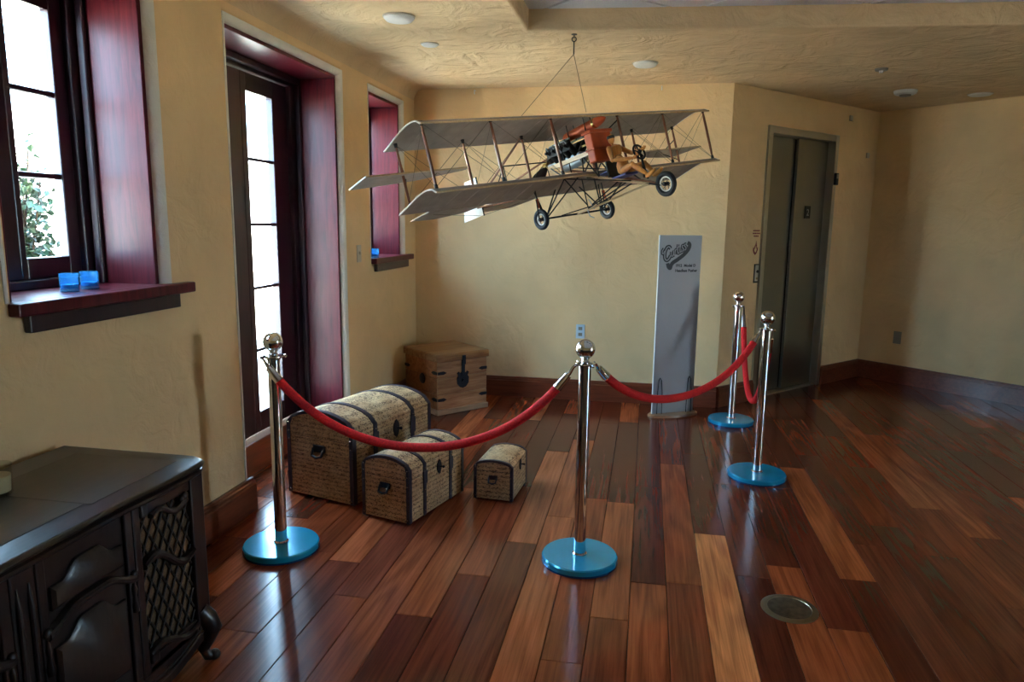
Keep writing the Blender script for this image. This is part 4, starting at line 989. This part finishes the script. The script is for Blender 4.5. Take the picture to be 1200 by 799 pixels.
# fuel tank under the upper wing
tk = MB().lathe([(.001, -.02), (.016, -.018), (.026, 0), (.029, .02), (.029, .245), (.029, .27), (.027, .29), (.018, .325), (.006, .345), (.001, .347)], 20, mtx=Matrix.Translation((-.05, 0, -.062)) @ Matrix.Rotation(PI/2-.03, 4, 'Y')).build('fuel_tank', 'orange', A, True)
MB().lathe([(.0295, .25), (.0305, .252), (.0305, .268), (.0295, .27)], 20, mtx=Matrix.Translation((-.05, 0, -.062)) @ Matrix.Rotation(PI/2-.03, 4, 'Y')).build('brass_band', 'brass', tk, True)
tubes('tank_strap', [((.0, -.03, .0), (.0, -.03, -.09)), ((.0, .03, .0), (.0, .03, -.09)), ((.15, .03, .0), (.15, .03, -.09)), ((.15, -.03, .0), (.15, -.03, -.09))], .003)
# radiator
ra = bevel(MB().box((.175, -.085, -.285), (.235, .085, -.105)).build('radiator', 'orange', A), .008)
bevel(MB().box((.165, -.095, -.118), (.245, .095, -.098)).build('top_tank', 'orange', ra), .006)
bevel(MB().box((.168, -.09, -.215), (.242, .09, -.205)).build('band', 'orange', ra), .003)
# V-eight engine
en_ = thing('engine', 'x', None); en_.parent = A; del en_['label']
bevel(MB().box((-.17, -.032, -.215), (.06, .032, -.175)).build('crankcase', 'alum', en_), .012)
MB().lathe([(.001, 0), (.030, .004), (.034, .03), (.034, .16), (.028, .18), (.001, .182)], 16, mtx=Matrix.Translation((-.13, 0, -.222)) @ Matrix.Rotation(PI/2, 4, 'Y')).build('oil_pan', 'alum', en_, True)
for s in (-1, 1):
    for k in range(4):
        x = -.145+k*.056; d = Vector((0, s*.68, .73)); p = Vector((x, s*.018, -.180))
        c = MB().cyl(p, p+d*.085, .0215, .0215, 12); c.cyl(p+d*.085, p+d*.096, .025, .022, 12); cy = c.build('cylinder', 'tube', en_, True)
        MB().cyl(p+d*.096, p+d*.120, .007, .005, 6).build('spark_plug', 'alum', cy, True)
        MB().cyl(p+d*.06+Vector((0, s*.012, 0)), p+d*.06+Vector((0, s*.055, .012)), .007, .009, 8).build('exhaust_stub', 'tube', cy, True)
    MB().tube([(-.16, s*.055, -.085), (.03, s*.055, -.085)], .006, 6).build('manifold', 'alum', en_, True)
    bevel(MB().box((-.175, s*.075-.006, -.155), (.045, s*.075+.006, -.095)).build('water_jacket', 'tube', en_), .004)
MB().cyl((.06, 0, -.15), (.17, 0, -.15), .008, n=8).build('water_pipe', 'brass', en_, True)
# propeller behind the engine
pr = thing('propeller', 'x', None); pr.parent = A; del pr['label']
MB().cyl((-.17, 0, -.185), (-.285, 0, -.175), .010, n=10).build('shaft', 'alum', pr, True)
MB().cyl((-.262, 0, -.175), (-.298, 0, -.172), .024, n=16).build('hub', 'brass', pr, True)
pd = Vector((0, -.80, -.60)).normalized()
for s in (1, -1):
    vs = []; fs = []; n = 10
    for i in range(n+1):
        t = i/n; r = .015+.235*t; w = .012+.020*math.sin(PI*min(1, t*1.15))+.004; a = .9-.65*t
        cen = Vector((-.28, 0, -.173))+pd*(s*r); e1 = Vector((0, -pd.z, pd.y)); e2 = Vector((1, 0, 0)); c1_ = e1*math.cos(a)+e2*math.sin(a); c2_ = -e1*math.sin(a)+e2*math.cos(a)
        for k in range(8): q = 2*PI*k/8; vs.append(cen+c1_*(w*math.cos(q))+c2_*(.006*math.sin(q)))
    for i in range(n):
        for k in range(8): fs.append((8*i+k, 8*i+(k+1) % 8, 8*i+8+(k+1) % 8, 8*i+8+k))
    fs += [tuple(range(7, -1, -1)), tuple(range(8*n, 8*n+8))]
    MB().add(vs, fs).build('blade', 'tube', pr, True)
# wheels
def wheel(c, r, nm='wheel'):
    w = thing(nm, 'x', None); del w['label']; w.parent = A; w.location = c
    R90 = Matrix.Rotation(PI/2, 4, 'X')
    MB().tube([((r-.0145)*math.cos(2*PI*i/28), 0, (r-.0145)*math.sin(2*PI*i/28)) for i in range(28)], .0145, 10, True).build('tyre', 'tyre', w, True)
    MB().tube([((r-.031)*math.cos(2*PI*i/28), 0, (r-.031)*math.sin(2*PI*i/28)) for i in range(28)], .0052, 8, True).build('white_rim', 'rib', w, True)
    MB().lathe([(.008, -.022), (.011, -.018), (.011, .018), (.008, .022)], 12, mtx=R90).build('hub', 'tube', w, True)
    for k in range(10):
        a = 2*PI*k/10; MB().cyl((.010*math.cos(a), .010*(-1)**k, .010*math.sin(a)), ((r-.03)*math.cos(a), 0, (r-.03)*math.sin(a)), .0018, n=5).build('spoke', 'wire', w)
wheel((-.12, -.29, -.525), .064); wheel((-.12, .29, -.525), .064); wheel((.62, 0, -.531), .070, 'nose_wheel')
tubes('axle', [((-.12, -.31, -.525), (-.12, .31, -.525))], .006)
for s in (-1, 1):
    tubes('gear_strut', [((FX, s*.281, GAP), (-.12, s*.25, -.52)), ((RXs, s*.281, GAP), (-.12, s*.25, -.52)), ((.05, s*.055, -.315), (-.12, s*.24, -.52)), ((FX, s*.281, GAP), (.02, s*.02, -.50)),
                         ((-.12, s*.25, -.52), (RXs, s*.10, GAP)), ((.60, s*.028, -.531), (.46, s*.035, -.475)), ((.60, s*.028, -.531), (.53, s*.028, -.50)), ((.40, s*.04, -.45), (.02, s*.02, -.52))], .0042)
    MB().box((-.128, s*.29-.006, -.455), (-.112, s*.29+.006, -.40)).build('wheel_fork', 'orange', A)
    tubes('wheel_fork_leg', [((-.12, s*.272, -.525), (-.12, s*.284, -.40)), ((-.12, s*.308, -.525), (-.12, s*.296, -.40)), ((-.12, s*.29, -.40), (-.12, s*.29, GAP+.0))], .004)
tubes('gear_strut', [((.02, 0, -.51), (-.12, -.12, -.52)), ((.02, 0, -.51), (-.12, .12, -.52)), ((.0, 0, -.51), (.0, 0, -.33))], .0036)
tubes('skid', [((.50, .0, -.50), (-.10, .0, -.530))], .006, 'ash', 8)
MB().tube([(.02, -.03, -.53), (.03, -.03, -.57), (.05, -.02, -.585)], .003, 6).build('brake_claw', 'alum', A, True)
MB().tube([(.02, .03, -.53), (.0, .03, -.48), (-.01, .03, -.46)], .003, 6).build('brake_lever', 'alum', A, True)
# steering wheel and column
sw = thing('steering_wheel', 'x', None); del sw['label']; sw.parent = A; sw.location = (.485, 0, -.312); sw.rotation_euler = (0, -.25, 0)
MB().tube([(0, .043*math.cos(2*PI*i/24), .043*math.sin(2*PI*i/24)) for i in range(24)], .0055, 8, True).build('rim', 'tube', sw, True)
MB().cyl((-.006, 0, 0), (.010, 0, 0), .011, n=12).build('hub', 'tube', sw, True)
for k in range(5):
    a = 2*PI*k/5+.3; MB().cyl((0, 0, 0), (0, .041*math.cos(a), .041*math.sin(a)), .0035, n=6).build('spoke', 'tube', sw, True)
tubes('steering_column', [((.488, 0, -.312), (.505, 0, -.47)), ((.488, .012, -.33), (.45, .04, -.45))], .006)

# jointed wooden mannequin seated as pilot
P_ = thing('wooden_mannequin', 'jointed wooden artist mannequin seated at the steering wheel of the model biplane', 'mannequin', AC); P_.rotation_euler = AM.to_euler()
def limb(nm, a, b, r0, r1, par=P_):
    a = Vector(a); b = Vector(b); d = b-a; n = 6
    rs_ = [r0*.55, r0, r0*1.05, (r0+r1)/2, r1, r1*.55]; ts = [0, .12, .35, .65, .88, 1]
    return MB().tube([a+d*t for t in ts], rs_, 10).build(nm, 'mann', par, True)
hd = MB().sphere((.303, 0, -.182), .024, 16, 10, (.85, .78, 1.18), Matrix.Rotation(.12, 4, 'Y')).build('head', 'mann', P_, True)
MB().lathe([(.0228, -.002), (.0238, .001), (.0238, .010), (.0215, .016)], 18, (.302, 0, -.178), sy=.92).build('goggle_band', 'rubber', hd, True)
MB().cyl((.303, 0, -.21), (.310, 0, -.232), .008, n=10).build('neck', 'mann', P_, True)
MB().tube([(.308, 0, -.226), (.314, 0, -.240), (.320, 0, -.262), (.327, 0, -.285)], [.022, .040, .037, .024], 14).build('chest', 'mann', P_, True)
MB().sphere((.334, 0, -.305), .022, 14, 8).build('waist_ball', 'mann', P_, True)
MB().tube([(.340, 0, -.318), (.345, 0, -.340), (.350, 0, -.378), (.352, 0, -.396)], [.024, .036, .038, .026], 14).build('pelvis', 'mann', P_, True)
for s in (-1, 1):
    e = (.352, s*.082, -.315) if s < 0 else (.365, s*.075, -.285); hnd = (.468, s*.036, -.338) if s < 0 else (.470, s*.040, -.298)
    ua = limb('upper_arm', (.312, s*.046, -.238), e, .015, .0125); limb('forearm', e, hnd, .0125, .009)
    MB().sphere((.312, s*.046, -.238), .0155, 12, 8).build('shoulder_ball', 'mann', ua, True); MB().sphere(e, .0125, 10, 8).build('elbow_ball', 'mann', ua, True)
    h = Vector(hnd); hm = MB(); hm.tube([h, h+Vector((.012, 0, .002)), h+Vector((.026, s*.002, .006))], [.008, .012, .006], 8)
    for q in range(4): hm.tube([h+Vector((.020, (q-1.5)*.0052, .003)), h+Vector((.030, (q-1.5)*.0055, .009)), h+Vector((.026, (q-1.5)*.0055, .016))], .0028, 5)
    hm.tube([h+Vector((.010, -s*.009, .004)), h+Vector((.020, -s*.013, .012))], .003, 5); hm.build('hand', 'mann', P_, True)
    kn = (.462, s*.052, -.372); an = (.535, s*.030, -.452)
    th = limb('thigh', (.352, s*.026, -.382), kn, .020, .0155); limb('shin', kn, an, .015, .010); MB().sphere(kn, .0155, 12, 8).build('knee_ball', 'mann', th, True)
    MB().tube([Vector(an)+Vector((-.012, 0, -.006)), Vector(an)+Vector((.012, 0, -.003)), Vector(an)+Vector((.045, 0, .008)), Vector(an)+Vector((.058, 0, .014))], [.010, .014, .012, .006], 8).build('foot', 'mann', P_, True)

# hook and hanging wires
hkp = Vector((-.488, 4.541, ZC))
hw_ = thing('hanging_wire', 'ceiling hook with thin wires holding up the model biplane', 'wire', hkp)
hm = MB(); hm.lathe([(.016, -.004), (.018, -.0005)], 16); hm.tube([(0, 0, -.004), (0, 0, -.016)], .0035, 6); hm.tube([(.013*math.cos(2*PI*i/16), 0, -.029+.013*math.sin(2*PI*i/16)) for i in range(16)], .0035, 6, True)
hm.build('ceiling_hook', 'iron', hw_, True)
q0 = Vector((0, 0, -.042)); q1 = Vector((0, 0, -.115))
MB().cyl(q0, q1, .004, n=6).build('chain_link', 'iron', hw_, True)
for lp_ in ((FX, .02, .034), (-.13, -.37, .03)):
    e = AC + AM.to_3x3() @ Vector(lp_) - hkp
    MB().cyl(q1, e, .0016, n=5).build('suspension_wire', 'wire', hw_)
